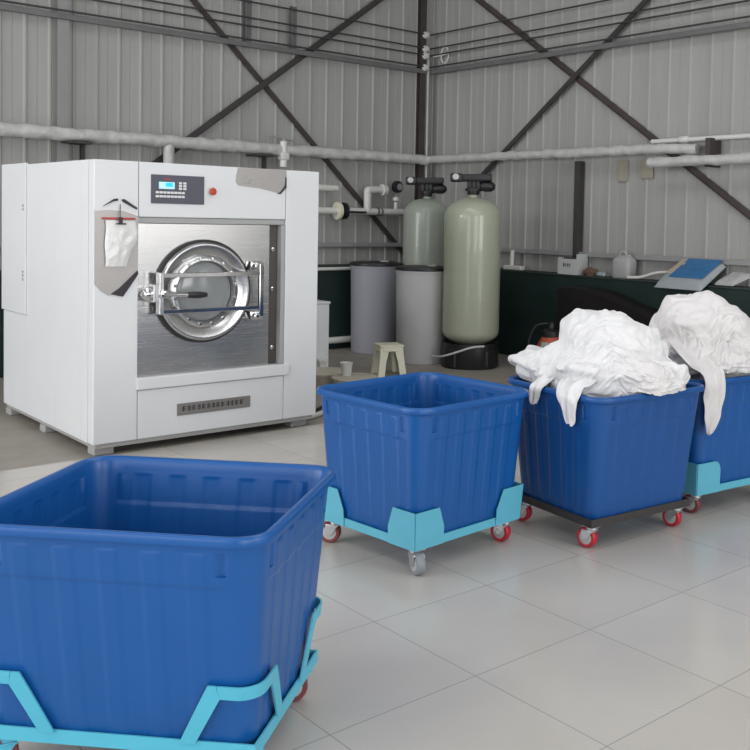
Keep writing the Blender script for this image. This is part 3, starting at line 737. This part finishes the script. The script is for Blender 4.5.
# ------------------------------------------------------------------ blue tubs on castor dollies
def perim(A, B, r, ns=88, nc=9):
    """rounded rectangle: list of (x, y, nx, ny, side, s)  with s the signed distance along the side from its middle"""
    P = []
    for side in range(4):
        ang = side*PI/2; L = (A if side % 2 == 0 else B); D = (B if side % 2 == 0 else A)
        ca, sa = math.cos(ang), math.sin(ang)
        def put(x, y, nx, ny, s): P.append((x*ca-y*sa, x*sa+y*ca, nx*ca-ny*sa, nx*sa+ny*ca, side, s))
        for k in range(ns+1):
            s = (-1+2*k/ns)*(L-r); put(s, -D, 0, -1, s/(L-r))
        for k in range(1, nc):
            a = PI/2*k/nc; put(L-r+r*math.sin(a), -D+r-r*math.cos(a), math.sin(a), -math.cos(a), 2)
    return P
def sstep(x, e0, e1):
    t = min(1, max(0, (x-e0)/(e1-e0))); return t*t*(3-2*t)
def make_tub(A1, B1, A0, B0, z0, z1, m, loc, rz, label):
    """A*, B* are half sizes at the rim (1) and the foot (0)"""
    t = empty('laundry_tub', (loc[0], loc[1], z0), rz, label, 'tub', 'blue plastic laundry tubs')
    H = z1-z0; lip = .020
    def flute(side, s, z, A):
        if s == 2: return 0.0
        nb = 5; u = (s+1)/2*(nb*2+1)
        k = int(min(max(u, 0), nb*2)); f = u-k
        band = 1.0 if k % 2 == 1 else 0.0
        edge = min(f, 1-f)
        w = sstep(edge, 0, .14)*band
        amt = w*.0028*sstep(H-.055-z, 0, .008)
        step = .0035*sstep(z, H-.165, H-.155)*sstep(1-abs(s), 0, .06)
        notch = 0.0
        if abs(abs(s)-.93) < .028 and H-.125 < z < H-.055: notch = -.009
        return amt + step + notch
    def ring(bm, A, B, r, z, off=0.0, fl=None, inward=False):
        out = []
        for x, y, nx, ny, side, s in perim(A, B, r):
            d = off + (flute(side, s, fl, A) if fl is not None else 0)
            out.append(bm.verts.new((x+nx*d, y+ny*d, z)))
        return out
    def dims(z): 
        f = z/H; return A0+(A1-lip-A0)*f, B0+(B1-lip-B0)*f, .055+.035*f
    bm = bmesh.new(); rings = []
    A, B, r = dims(0)
    rings.append(ring(bm, A-.03, B-.03, r, 0)); rings.append(ring(bm, A-.008, B-.008, r, .008))
    for z in [.03, .10, .2, .3, .4, .45, H-.19, H-.172, H-.165, H-.160, H-.155, H-.150, H-.13, H-.126, H-.124, H-.11, H-.09, H-.07, H-.064, H-.060, H-.056, H-.054, H-.050, H-.046, H-.04]:
        if z > H-.03: continue
        A, B, r = dims(z); rings.append(ring(bm, A, B, r, z, 0, z))
    A, B, r = dims(H)
    rings.append(ring(bm, A, B, r, H-.034))
    for dx, dz in ((lip*.6, -.033), (lip*.95, -.030), (lip*1.03, -.024), (lip*1.0, -.008), (lip*.85, -.002), (lip*.6, 0), (lip*.15, -.001), (-.004, -.004), (-.010, -.008), (-.012, -.014)):
        rings.append(ring(bm, A, B, r, H+dz, dx))
    for z in [H-.04, H-.046, H-.050, H-.054, H-.056, H-.060, H-.07, H-.11, H-.150, H-.155, H-.160, H-.165, H-.172, H-.2, .4, .2, .06]:
        A, B, r = dims(z); rings.append(ring(bm, A, B, r, z, -.012, z))
    A, B, r = dims(.02); rings.append(ring(bm, A-.05, B-.05, r, .02))
    grid_faces(bm, rings, True, (True, True)); bmesh.ops.recalc_face_normals(bm, faces=bm.faces)
    obj('tub_shell', bm, m, t, 50)
    return t
def caster(parent, x, y, h, rz, tyre, fork):
    c = bmesh.new(); box(c, (0, 0, h-.004), (.085, .07, .008), .002); lathe(c, [(.026, h-.026), (.030, h-.022), (.030, h-.008)], 16)
    box(c, (.012, 0, h-.03), (.07, .058, .010), .003)
    for s in (-1, 1):
        prism(c, [(-.018, h-.03), (.045, h-.03), (.046, .060), (.038, .043), (.018, .043), (.008, .055)], s*.028-.0025, s*.028+.0025)
    bmesh.ops.rotate(c, cent=(0, 0, 0), matrix=Matrix.Rotation(rz, 3, 'Z'), verts=c.verts)
    bmesh.ops.translate(c, vec=(x, y, 0), verts=c.verts)
    f = obj('caster', c, fork, parent, 35)
    def wheel(prof, m, nm):
        b = bmesh.new(); lathe(b, prof, 28, 'y', (.027, 0, .055))
        bmesh.ops.rotate(b, cent=(0, 0, 0), matrix=Matrix.Rotation(rz, 3, 'Z'), verts=b.verts); bmesh.ops.translate(b, vec=(x, y, 0), verts=b.verts)
        return obj(nm, b, m, f, 40)
    wheel([(.036, -.021), (.050, -.021), (.055, -.015), (.055, .015), (.050, .021), (.036, .021)], tyre, 'wheel')
    wheel([(.006, -.0242), (.018, -.023), (.036, -.021), (.036, .021), (.018, .023), (.006, .0242)], M['hub'], 'hub')
def make_dolly(hx, hy, hz, loc, rz, m, label, style, tyre, fork, spins, slx, sly):
    """hx, hy half sizes, hz underside of the rails"""
    t = empty('tub_dolly', (loc[0], loc[1], 0), rz, label, 'dolly', 'castor dollies under the tubs')
    rh = .042
    bm = bmesh.new()
    for s in (-1, 1):
        bx(-hx, hx, s*hy-s*.006, s*hy, hz, hz+rh, bm=bm); bx(-hx, hx, s*hy-s*.05, s*hy-s*.006, hz, hz+.006, bm=bm)
        bx(s*hx-s*.006, s*hx, -hy+.006, hy-.006, hz, hz+rh, bm=bm); bx(s*hx-s*.05, s*hx-s*.006, -hy+.05, hy-.05, hz, hz+.006, bm=bm)
    obj('frame', bm, m, t)
    def lean(b):
        for v in b.verts:
            e = max(0, v.co.z-hz-rh*.8)
            v.co.x *= (hx+e*slx)/hx; v.co.y *= (hy+e*sly)/hy
        return b
    if style in ('plate', 'round'):
        poly = [(0, 0), (.185, 0), (.185, .085), (.150, .185), (0, .185)] if style == 'plate' else [(0, 0), (.19, 0)] + [(.19-.05*(1-math.cos(a)), .12+.07*math.sin(a)) for a in [i*PI/2/6 for i in range(7)]] + [(0, .19)]
        for sx in (-1, 1):
            for sy in (-1, 1):
                b = bmesh.new()
                prism(b, [(sx*(hx-u), hz+w) for u, w in poly], sy*(hy+.0005), sy*(hy+.0055), 'xz')
                prism(b, [(sy*(hy-u), hz+w) for u, w in poly], sx*(hx+.0005), sx*(hx+.0055), 'yz')
                obj('corner_plate', lean(b), m, t)
    elif style == 'bar':
        w = .040; top = .225; rc = .062
        def at(a, sx, sy, off):
            """a: distance along the bar from the corner apex (negative on the x face); the bar bends round the tub corner"""
            q = rc*PI/4
            if abs(a) <= q: an = PI/4 + a/rc; x, y = hx-rc+(rc+off)*math.cos(PI/2-an), hy-rc+(rc+off)*math.sin(PI/2-an)
            elif a < 0: x, y = hx-rc-(-a-q), hy+off
            else: x, y = hx+off, hy-rc-(a-q)
            return sx*x, sy*y
        def ribbon(b, cols):
            """cols: list of (a_low, z_low, a_high, z_high)"""
            rings = []
            for a0, z0, a1, z1 in cols:
                rings.append([b.verts.new((*at(a0, sx, sy, .0008), hz+z0)), b.verts.new((*at(a1, sx, sy, .0008), hz+z1)), b.verts.new((*at(a1, sx, sy, .0068), hz+z1)), b.verts.new((*at(a0, sx, sy, .0068), hz+z0))])
            grid_faces(b, rings, True, (True, True))
        for sx in (-1, 1):
            for sy in (-1, 1):
                b = bmesh.new(); run = .125; ft = .185
                ribbon(b, [(-run+w*.8+(2*run-1.6*w)*k/24, top-w, -run+w*.55+(2*run-1.1*w)*k/24, top) for k in range(25)])
                for sg in (-1, 1):
                    ribbon(b, [(sg*(ft+.03), rh*.85, sg*(ft-.018), rh*.85)] + [(sg*(ft+.03-(ft+.03-run-.004)*k/6), rh*.85+(top-rh*.85)*k/6, sg*(ft-.018-(ft-.018-run+w*.8)*k/6), rh*.85+(top-w-rh*.85)*k/6) for k in range(1, 7)] + [(sg*(run-w*.5), top, sg*(run-w*.8), top-w)])
                bmesh.ops.recalc_face_normals(b, faces=b.faces)
                obj('corner_bracket', lean(b), m, t)
    i = 0
    for sx in (-1, 1):
        for sy in (-1, 1):
            caster(t, sx*(hx-.05), sy*(hy-.05), hz-.0005, spins[i], tyre[i], fork); i += 1
    return t
R = dict(red=[M['redwheel']]*4, dull=[M['dullwheel']]*4, mix=[M['greywheel'], M['dullwheel'], M['redwheel'], M['redwheel']])
# corner order in the lists: (-,-) nearest, (-,+) left, (+,-) right, (+,+) back
TUBS = [
    ((-7.388, -7.792), .719, .806, .915, .64, .84, .118, .797, M['tub'], 'bar', M['cyan'], R['dull'], M['cyan'], (2.6, 2.2, 1.9, .5),
     'empty blue plastic tub nearest the camera at lower left', 'light blue dolly with open bent corner bars under the nearest tub'),
    ((-5.567, -6.849), .079, .804, .788, .746, .71, .126, .801, M['tub'], 'plate', M['cyan2'], R['mix'], M['zinc'], (-1.9, 2.2, 1.75, 1.0),
     'empty blue plastic tub in the middle, in front of the tanks', 'light blue dolly with solid corner plates under the middle empty tub'),
    ((-4.59, -7.25), -.104, .804, .772, .742, .64, .124, .801, M['tub_b'], 'none', M['dframe'], R['red'], M['zinc'], (1.85, 1.95, 1.80, .9),
     'blue plastic tub heaped with white linen, just right of the empty middle tub', 'dark steel dolly with bright red wheels and no corner plates'),
    ((-3.655, -7.20), -.12, .80, .80, .72, .715, .123, .797, M['tub'], 'round', M['cyan2'], R['dull'], M['zinc'], (1.8, .9, .9, .9),
     'blue plastic tub heaped with linen, cut off by the right edge', 'teal dolly with rounded corner plates under the rightmost tub'),
]
for loc, rz, a, b, fa, fb, hf, hr, tm, style, dm, tyre, fork, spins, lab, dlab in TUBS:
    grow = .016 if style == 'bar' else .024
    make_dolly(fa/2, fb/2, hf, loc, rz, dm, dlab, style, tyre, fork, spins, (a/2+grow-.02-fa/2+.016)/(hr-hf), (b/2+grow-.02-fb/2+.016)/(hr-hf))
    make_tub(a/2+grow, b/2+grow, fa/2-.016, fb/2-.016, hf+.0065, hr+(.002 if style == 'bar' else .012), tm, loc, rz, lab)

# ------------------------------------------------------------------ heaps of white linen
def heap(name, blobs, m, label, group, t_dir, seed, amp=.022, freq=3.2, pitch=1.0, voxel=.0065, ncell=7, spread=.38, zcut=None, cat='linen'):
    """crumpled cloth: ellipsoids fused by a voxel remesh, then folded along the contours of a stretched noise"""
    bm = bmesh.new()
    for c, r, rot in blobs:
        q = bmesh.ops.create_icosphere(bm, subdivisions=3, radius=1)['verts']
        mt = Matrix.Translation(c) @ Matrix.Rotation(rot, 4, 'Y') @ Matrix.Diagonal((*r, 1))
        bmesh.ops.transform(bm, matrix=mt, verts=q)
    me = bpy.data.meshes.new('tmp'); bm.to_mesh(me); bm.free()
    o = bpy.data.objects.new('tmp', me); C.objects.link(o)
    md = o.modifiers.new('r', 'REMESH'); md.mode = 'VOXEL'; md.voxel_size = voxel
    ms = o.modifiers.new('s', 'SMOOTH'); ms.iterations = 14; ms.factor = .6
    dg = bpy.context.evaluated_depsgraph_get(); me2 = bpy.data.meshes.new_from_object(o.evaluated_get(dg))
    bpy.data.objects.remove(o)
    n = len(me2.vertices); co = np.empty(n*3); me2.vertices.foreach_get('co', co); co = co.reshape(-1, 3)
    no = np.empty(n*3); me2.vertices.foreach_get('normal', no); no = no.reshape(-1, 3)
    t = Vector(t_dir).normalized(); sd = Vector((seed*3.7, seed*1.3, -seed*2.1)); out = co.copy()
    rg_ = random.Random(int(seed*100)); cells = []
    for k in range(ncell):                                            # clumps: each gathers its folds in a direction of its own
        i = rg_.randrange(n); ax = Vector((rg_.gauss(0, 1), rg_.gauss(0, 1), rg_.gauss(0, 1))).normalized()
        tt = (t + ax*spread).normalized()
        cells.append((Vector(co[i]), tt, rg_.uniform(.8, 1.25), rg_.uniform(0, 6), rg_.uniform(-.5, .8)))
    cc = np.array([tuple(c[0]) for c in cells])
    def crease(x): return 1-(1-min(1, abs(math.sin(x))*1.45))**2.2     # broad rounded folds, narrow deep valleys
    for i in range(n):
        p = Vector(co[i]); w = noise.noise_vector(p*2.6+sd)*.10 + noise.noise_vector(p*8+sd)*.020
        q = p + w; nn = Vector(no[i])
        dd = ((cc-np.array(q))**2).sum(1)**.5; j = np.argpartition(dd, 1)[:2]
        if dd[j[0]] > dd[j[1]]: j = j[::-1]
        gap = dd[j[1]]-dd[j[0]]; edge = math.exp(-(gap/.012)**2); inn = min(1, gap/.06)
        c0, tt, pc, ph0, lift = cells[j[0]]
        a = tt.orthogonal().normalized(); b = tt.cross(a); s1 = q.dot(a)+.55*q.dot(b)+.05*q.dot(tt); l1 = Vector((q.dot(a), q.dot(b), q.dot(tt)*.30))
        ph = s1*PI/(.044*pitch*pc) + 3.2*noise.noise(l1*5+sd) + .9*noise.noise(l1*12-sd)
        m1 = min(1.1, max(.08, .55+1.6*noise.noise(l1*9+sd*2.3)))
        ph2 = (q.dot(tt)*.5+q.dot(b)-.7*q.dot(a))*PI/(.075*pitch) + 2*noise.noise(q*5-sd)
        h = crease(ph)*m1 + (1-m1)*.72 + .35*crease(ph2)*min(1, max(0, -.05+1.6*noise.noise(p*4-sd)))
        fine = noise.noise(q*30+sd)*.10 + noise.noise(q*64+sd)*.05
        d = amp*(.80*h - .55 + fine + 1.0*noise.noise(p*5-sd) + .55*noise.noise(l1*14+sd) + .75*lift*inn - .45*edge*max(0, .4+noise.noise(p*7)*2))
        out[i] += no[i]*d
    if zcut is not None: out[:, 2] = np.maximum(out[:, 2], zcut)
    me2.vertices.foreach_set('co', out.ravel()); me2.update()
    for p in me2.polygons: p.use_smooth = True
    me2.materials.clear(); me2.materials.append(m); me2.name = name
    o = bpy.data.objects.new(name, me2); C.objects.link(o)
    return tag(o, label, cat, group)

def strip(name, path, widths, wdir, m, label, group, seed, thick=.006, fold=.012, nf=3.0, cat='linen'):
    """a length of cloth following a path, gathered into lengthwise folds"""
    P = smooth_path(path, 8); n = len(P); nu = 26; bm = bmesh.new(); rows = []; wd = Vector(wdir).normalized()
    for i, p in enumerate(P):
        f = i/(n-1); kf = f*(len(widths)-1); k = min(int(kf), len(widths)-2); w = widths[k]+(widths[k+1]-widths[k])*(kf-k)
        tg = (P[min(i+1, n-1)]-P[max(i-1, 0)]).normalized(); nr = tg.cross(wd).normalized()
        row = []
        for j in range(nu+1):
            u = j/nu*2-1
            h = fold*math.sin(u*nf*PI+noise.noise(Vector((f*3, u, seed)))*3) + fold*.9*noise.noise(Vector((u*4, f*6, seed+9))) + fold*.5*noise.noise(Vector((u*9, f*7, seed-4)))
            row.append(bm.verts.new(p + wd*u*w/2 + nr*h + tg*noise.noise(Vector((u*2, seed, 1)))*.02*f))
        rows.append(row)
    grid_faces(bm, rows, closed=False)
    o = obj(name, bm, m, None, 180)
    md = o.modifiers.new('solid', 'SOLIDIFY'); md.thickness = thick; md.offset = 0
    sb = o.modifiers.new('sub', 'SUBSURF'); sb.levels = 1; sb.render_levels = 1
    return tag(o, label, cat, group)
# the two big sheets are bunched by a short cloth simulation: each starts squeezed over a mound of linen and buckles into folds
from mathutils.bvhtree import BVHTree
RT, FW = Vector((.733, -.68, 0)), Vector((.68, .733, 0))
def squeeze_setup(i, blobs, hc, rot, comp, stiff, freq, seed, NU=110, NV=84):
    loc, rz = TUBS[i][0], TUBS[i][1]; base = Vector((loc[0], loc[1], 0)); tmp = []
    def place(r, d, z): return base + RT*r + FW*d + Vector((0, 0, z))
    bm = bmesh.new()
    for c, r, ro in blobs:
        q = bmesh.ops.create_icosphere(bm, subdivisions=3, radius=1)['verts']
        bmesh.ops.transform(bm, matrix=Matrix.Translation(place(*c)) @ Matrix.Rotation(ro, 4, 'Y') @ Matrix.Diagonal((*r, 1)), verts=q)
    o = obj('mound', bm, M['cloth']); md = o.modifiers.new('r', 'REMESH'); md.mode = 'VOXEL'; md.voxel_size = .02
    ms = o.modifiers.new('s', 'SMOOTH'); ms.iterations = 8; ms.factor = .6
    me = bpy.data.meshes.new_from_object(o.evaluated_get(bpy.context.evaluated_depsgraph_get())); bpy.data.objects.remove(o)
    mound = bpy.data.objects.new('mound', me); C.objects.link(mound); tmp.append(mound)
    bvh = BVHTree.FromPolygons([v.co for v in me.vertices], [p.vertices[:] for p in me.polygons])
    cen = place(0, 0, hc); verts = []; rest = []; cr, sr = math.cos(rot), math.sin(rot)
    for k in range(NU):
        for j in range(NV):
            u = k/(NU-1)*2-1; v = j/(NV-1)*2-1
            if abs(u) > abs(v): ph = PI/4*(v/u); x, y = u*math.cos(ph), u*math.sin(ph)
            else: ph = PI/4*(u/v) if v else 0; x, y = v*math.sin(ph), v*math.cos(ph)
            rr = math.hypot(x, y)+1e-9; x, y = cr*x-sr*y, sr*x+cr*y; th = rr*1.70
            d = Vector((x/rr*math.sin(th), y/rr*math.sin(th), math.cos(th)))
            h = bvh.ray_cast(cen+d*2, -d)[0] or cen+d*.35
            n1 = noise.noise(Vector((u*freq+seed, v*2.4, seed))); n2 = noise.noise(Vector((u*16, v*7, seed+3)))
            verts.append(h+d*(.045+.075*n1+.020*n2)); rest.append((u*1.15*comp[0]/2, v*1.15*comp[1]/2, 0))
    cm = bpy.data.meshes.new('squeezed'); cm.from_pydata(verts, [], [(p*NV+q, (p+1)*NV+q, (p+1)*NV+q+1, p*NV+q+1) for p in range(NU-1) for q in range(NV-1)])
    cl = bpy.data.objects.new('squeezed', cm); C.objects.link(cl); tmp.append(cl)
    cl.shape_key_add(name='Basis'); key = cl.shape_key_add(name='rest')
    for q, p in enumerate(rest): key.data[q].co = p
    cl.active_shape_key_index = 0; key.value = 0
    md = cl.modifiers.new('cloth', 'CLOTH'); st = md.settings; st.rest_shape_key = key
    st.quality = 8; st.mass = .25; st.tension_stiffness = 20; st.compression_stiffness = 12; st.shear_stiffness = 4; st.bending_stiffness = stiff
    st.tension_damping = 15; st.compression_damping = 15; st.shear_damping = 8; st.bending_damping = .3; st.air_damping = 3
    cs = md.collision_settings; cs.use_collision = True; cs.distance_min = .006; cs.collision_quality = 3
    cs.use_self_collision = True; cs.self_distance_min = .006; cs.friction = 15; cs.self_friction = 12
    md.point_cache.frame_start = 1; md.point_cache.frame_end = 60
    bm = bmesh.new()
    for sx, sy, dx, dy in ((-.41, 0, .06, .88), (.41, 0, .06, .88), (0, -.41, .88, .06), (0, .41, .88, .06)):
        q = bmesh.ops.create_cube(bm, size=1)['verts']
        bmesh.ops.transform(bm, matrix=Matrix.Translation(base) @ Matrix.Rotation(rz, 4, 'Z') @ Matrix.Translation((sx, sy, .66)) @ Matrix.Diagonal((dx, dy, .30, 1)), verts=q)
    wl = obj('rim_walls', bm, M['cloth']); tmp.append(wl)
    for c, fr in ((mound, 20), (wl, 10)):
        c.modifiers.new('collision', 'COLLISION'); c.collision.thickness_outer = .006; c.collision.cloth_friction = fr
    return cl, tmp, base, NU, NV
def squeeze(setups, frames=28):
    sc = bpy.context.scene; sc.frame_start = 1; sc.frame_end = 60
    for fr in range(1, frames+1): sc.frame_set(fr)
    dg = bpy.context.evaluated_depsgraph_get(); res = []
    for cl, tmp, base, NU, NV in setups:
        P = np.array([tuple(v.co-base) for v in cl.evaluated_get(dg).data.vertices]).reshape(NU, NV, 3); res.append(P)
    for st in setups:
        for o in st[1]: bpy.data.objects.remove(o)
    sc.frame_set(1); return res
SHEET_A, SHEET_B = squeeze([
    squeeze_setup(2, [((0, .02, .80), (.37, .37, .24), 0), ((-.05, .02, .98), (.20, .20, .20), .1), ((.08, .02, .97), (.24, .24, .18), .45), ((-.08, .04, 1.08), (.13, .13, .11), 0), ((.04, .03, 1.08), (.14, .14, .11), .3),
                      ((0, -.2, .85), (.24, .16, .10), 0), ((-.32, .08, .86), (.16, .17, .09), .1), ((-.22, .03, .90), (.15, .16, .10), 0), ((.24, -.1, .84), (.14, .18, .09), 0)], .78, -1.45, (2.2, 1.5), 2.5, 7, 1),
    squeeze_setup(3, [((.02, .02, .80), (.38, .38, .24), 0), ((-.03, .04, 1.03), (.23, .23, .21), 0), ((-.11, .02, 1.14), (.11, .12, .09), 0), ((.05, .02, 1.17), (.12, .12, .09), 0), ((.15, 0, 1.05), (.17, .17, .15), 0),
                      ((.27, -.02, .93), (.12, .16, .14), 0), ((-.06, -.25, .90), (.15, .13, .10), 0), ((.10, -.25, .87), (.17, .14, .08), 0)], .80, -.7, (2.35, 1.6), 2.2, 7, 9)])
def sheet(name, co, loc, m, label, group, rz=0, sc=(1, 1, 1), piv=.8, tilt=0):
    nu, nv = co.shape[:2]; P = (co.reshape(-1, 3)-np.array((0, 0, piv)))*np.array(sc)
    me = bpy.data.meshes.new(name)
    me.from_pydata([tuple(p) for p in P], [], [(i*nv+j, (i+1)*nv+j, (i+1)*nv+j+1, i*nv+j+1) for i in range(nu-1) for j in range(nv-1)])
    for p in me.polygons: p.use_smooth = True
    me.materials.append(m); o = bpy.data.objects.new(name, me); C.objects.link(o); o.location = loc; o.rotation_euler = (tilt, 0, rz)
    md = o.modifiers.new('sub', 'SUBSURF'); md.levels = 1; md.render_levels = 1
    md = o.modifiers.new('solid', 'SOLIDIFY'); md.thickness = .005
    return tag(o, label, 'linen', group)
def tubpt(i, x, y, z):
    loc, rz = TUBS[i][0], TUBS[i][1]; c, s = math.cos(rz), math.sin(rz)
    return (loc[0]+c*x-s*y, loc[1]+s*x+c*y, z)
g1, g2 = 'linen heaped in the middle tub', 'linen heaped in the rightmost tub'
T2, T3 = (lambda x, y, z: tubpt(2, x, y, z)), (lambda x, y, z: tubpt(3, x, y, z))
# right direction of the photo in the floor plane ~ (.73,-.68)
rt = Vector((.733, -.68, 0)); fw = Vector((.68, .733, 0))
def hp(c, r, d, z): return (c[0]+rt.x*r+fw.x*d, c[1]+rt.y*r+fw.y*d, z)
c2 = TUBS[2][0]; c3 = TUBS[3][0]
heap('folded_sheet', [(hp(c2, 0, .02, .78), (.335, .335, .17), 0), (hp(c2, 0, .04, .90), (.20, .20, .16), 0)],
     M['cloth'], 'white linen lowest in the left heap, showing just above the tub rim', g1, (.52, -.50, .62), 3.0, .018, ncell=6)
sheet('crumpled_sheet', SHEET_A, (c2[0], c2[1], .80), M['cloth'], 'big crumpled bright white sheet covering the left heap', g1)
sheet('rumpled_cloth', SHEET_B, (*hp(c2, .20, -.215, .80)[:2], .81), M['cloth_b'], 'small rumpled off-white cloth at the front right corner of the left heap', g1, 1.9, (.50, .44, .34))
strip('hanging_towel', [T2(-.20, -.16, .93), T2(-.33, -.18, .885), T2(-.415, -.19, .85), T2(-.452, -.20, .80), T2(-.452, -.21, .74), T2(-.445, -.22, .655)], [.20, .19, .17, .15, .10, .03], (.10, 1, 0), M['cloth'],
      'white towel end hanging over the rim at the front of the left heap', g1, 2, nf=1.4)
strip('hanging_towel', [T2(-.16, .0, 1.0), T2(-.30, .02, .93), T2(-.40, .045, .86), T2(-.448, .06, .80), T2(-.448, .075, .715)], [.12, .13, .11, .08, .03], (.10, 1, 0), M['cloth'],
      'thin twisted towel corner over the rim near the middle empty tub', g1, 6, nf=1.2)
heap('folded_sheet', [(hp(c3, .02, .02, .78), (.335, .335, .19), 0), (hp(c3, 0, .04, .92), (.22, .22, .18), 0)],
     M['cloth_b'], 'off-white linen lowest in the right heap, showing at the tub rim', g2, (.25, -.2, .9), 11.0, .018, ncell=9, spread=.5)
sheet('crumpled_sheet', SHEET_B, (c3[0], c3[1], .80), M['cloth_b'], 'big crumpled off-white sheet covering the right heap', g2)
sheet('rumpled_cloth', SHEET_A, (*hp(c3, .12, -.25, .80)[:2], .84), M['cloth'], 'small rumpled white cloth lying low at the front of the right heap', g2, .8, (.50, .42, .30))
strip('hanging_sheet', [T3(-.24, -.12, 1.0), T3(-.29, -.28, .93), T3(-.315, -.40, .86), T3(-.33, -.452, .80), T3(-.34, -.452, .70), T3(-.35, -.448, .60), T3(-.36, -.44, .50)], [.30, .27, .22, .19, .18, .15, .04], (1, -.1, 0), M['cloth_b'],
      'off-white sheet end hanging down over the front corner of the rightmost tub', g2, 4, nf=2.0)

# ------------------------------------------------------------------ light
def area(name, loc, rot, sx, sy, power, col=(1, 1, 1)):
    l = bpy.data.lights.new(name, 'AREA'); l.shape = 'RECTANGLE'; l.size = sx; l.size_y = sy; l.energy = power; l.color = col
    o = bpy.data.objects.new(name, l); C.objects.link(o); o.location = loc; o.rotation_euler = rot; return o
DAY = (.99, .99, 1.0)
for (a, b, z0, z1), pw in zip(WH, (380, 480, 900)):
    area('window_daylight', (XW-.15, (a+b)/2, (z0+z1)/2), (0, -PI/2, 0), z1-z0, b-a, pw, DAY)
for a, b, z0, z1 in GH:
    area('gate_daylight', ((a+b)/2, YB-.15, (z0+z1)/2), (PI/2, 0, 0), b-a, z1-z0, 760, DAY)
area('window_daylight', (.15, (RW[0]+RW[1])/2, (RW[2]+RW[3])/2), (0, PI/2, 0), RW[3]-RW[2], RW[1]-RW[0], 260, DAY)
for s0, s1 in SK:
    area('skylight', ((s0+s1)/2, -9, ZC+.15), (0, 0, 0), s1-s0, 12, 430, DAY)
w = bpy.data.worlds.new('overcast_sky'); bpy.context.scene.world = w; w.use_nodes = True
w.node_tree.nodes['Background'].inputs[0].default_value = (.80, .88, 1, 1); w.node_tree.nodes['Background'].inputs[1].default_value = .6

# ------------------------------------------------------------------ camera
cd = bpy.data.cameras.new('camera'); cam = bpy.data.objects.new('camera', cd); C.objects.link(cam)
yaw, pitch, roll = .8212, .0425, .0221
f = Vector((math.cos(pitch)*math.cos(yaw), math.cos(pitch)*math.sin(yaw), -math.sin(pitch)))
r = f.cross(Vector((0, 0, 1))).normalized(); u = r.cross(f)
r2 = r*math.cos(roll)+u*math.sin(roll); u2 = -r*math.sin(roll)+u*math.cos(roll)
mtx = Matrix((r2, u2, -f)).transposed().to_4x4(); mtx.translation = Vector((-8.753, -10.798, 1.70))
cam.matrix_world = mtx
cd.sensor_width = 36; cd.lens = 975.97/750*36; cd.shift_x = -120.0/750; cd.shift_y = -113.74/750; cd.clip_end = 100
sc = bpy.context.scene; sc.camera = cam
vs = sc.view_settings; vs.view_transform = 'Standard'; vs.look = 'None'; vs.gamma = 1; vs.use_curve_mapping = False; vs.exposure = -1.20
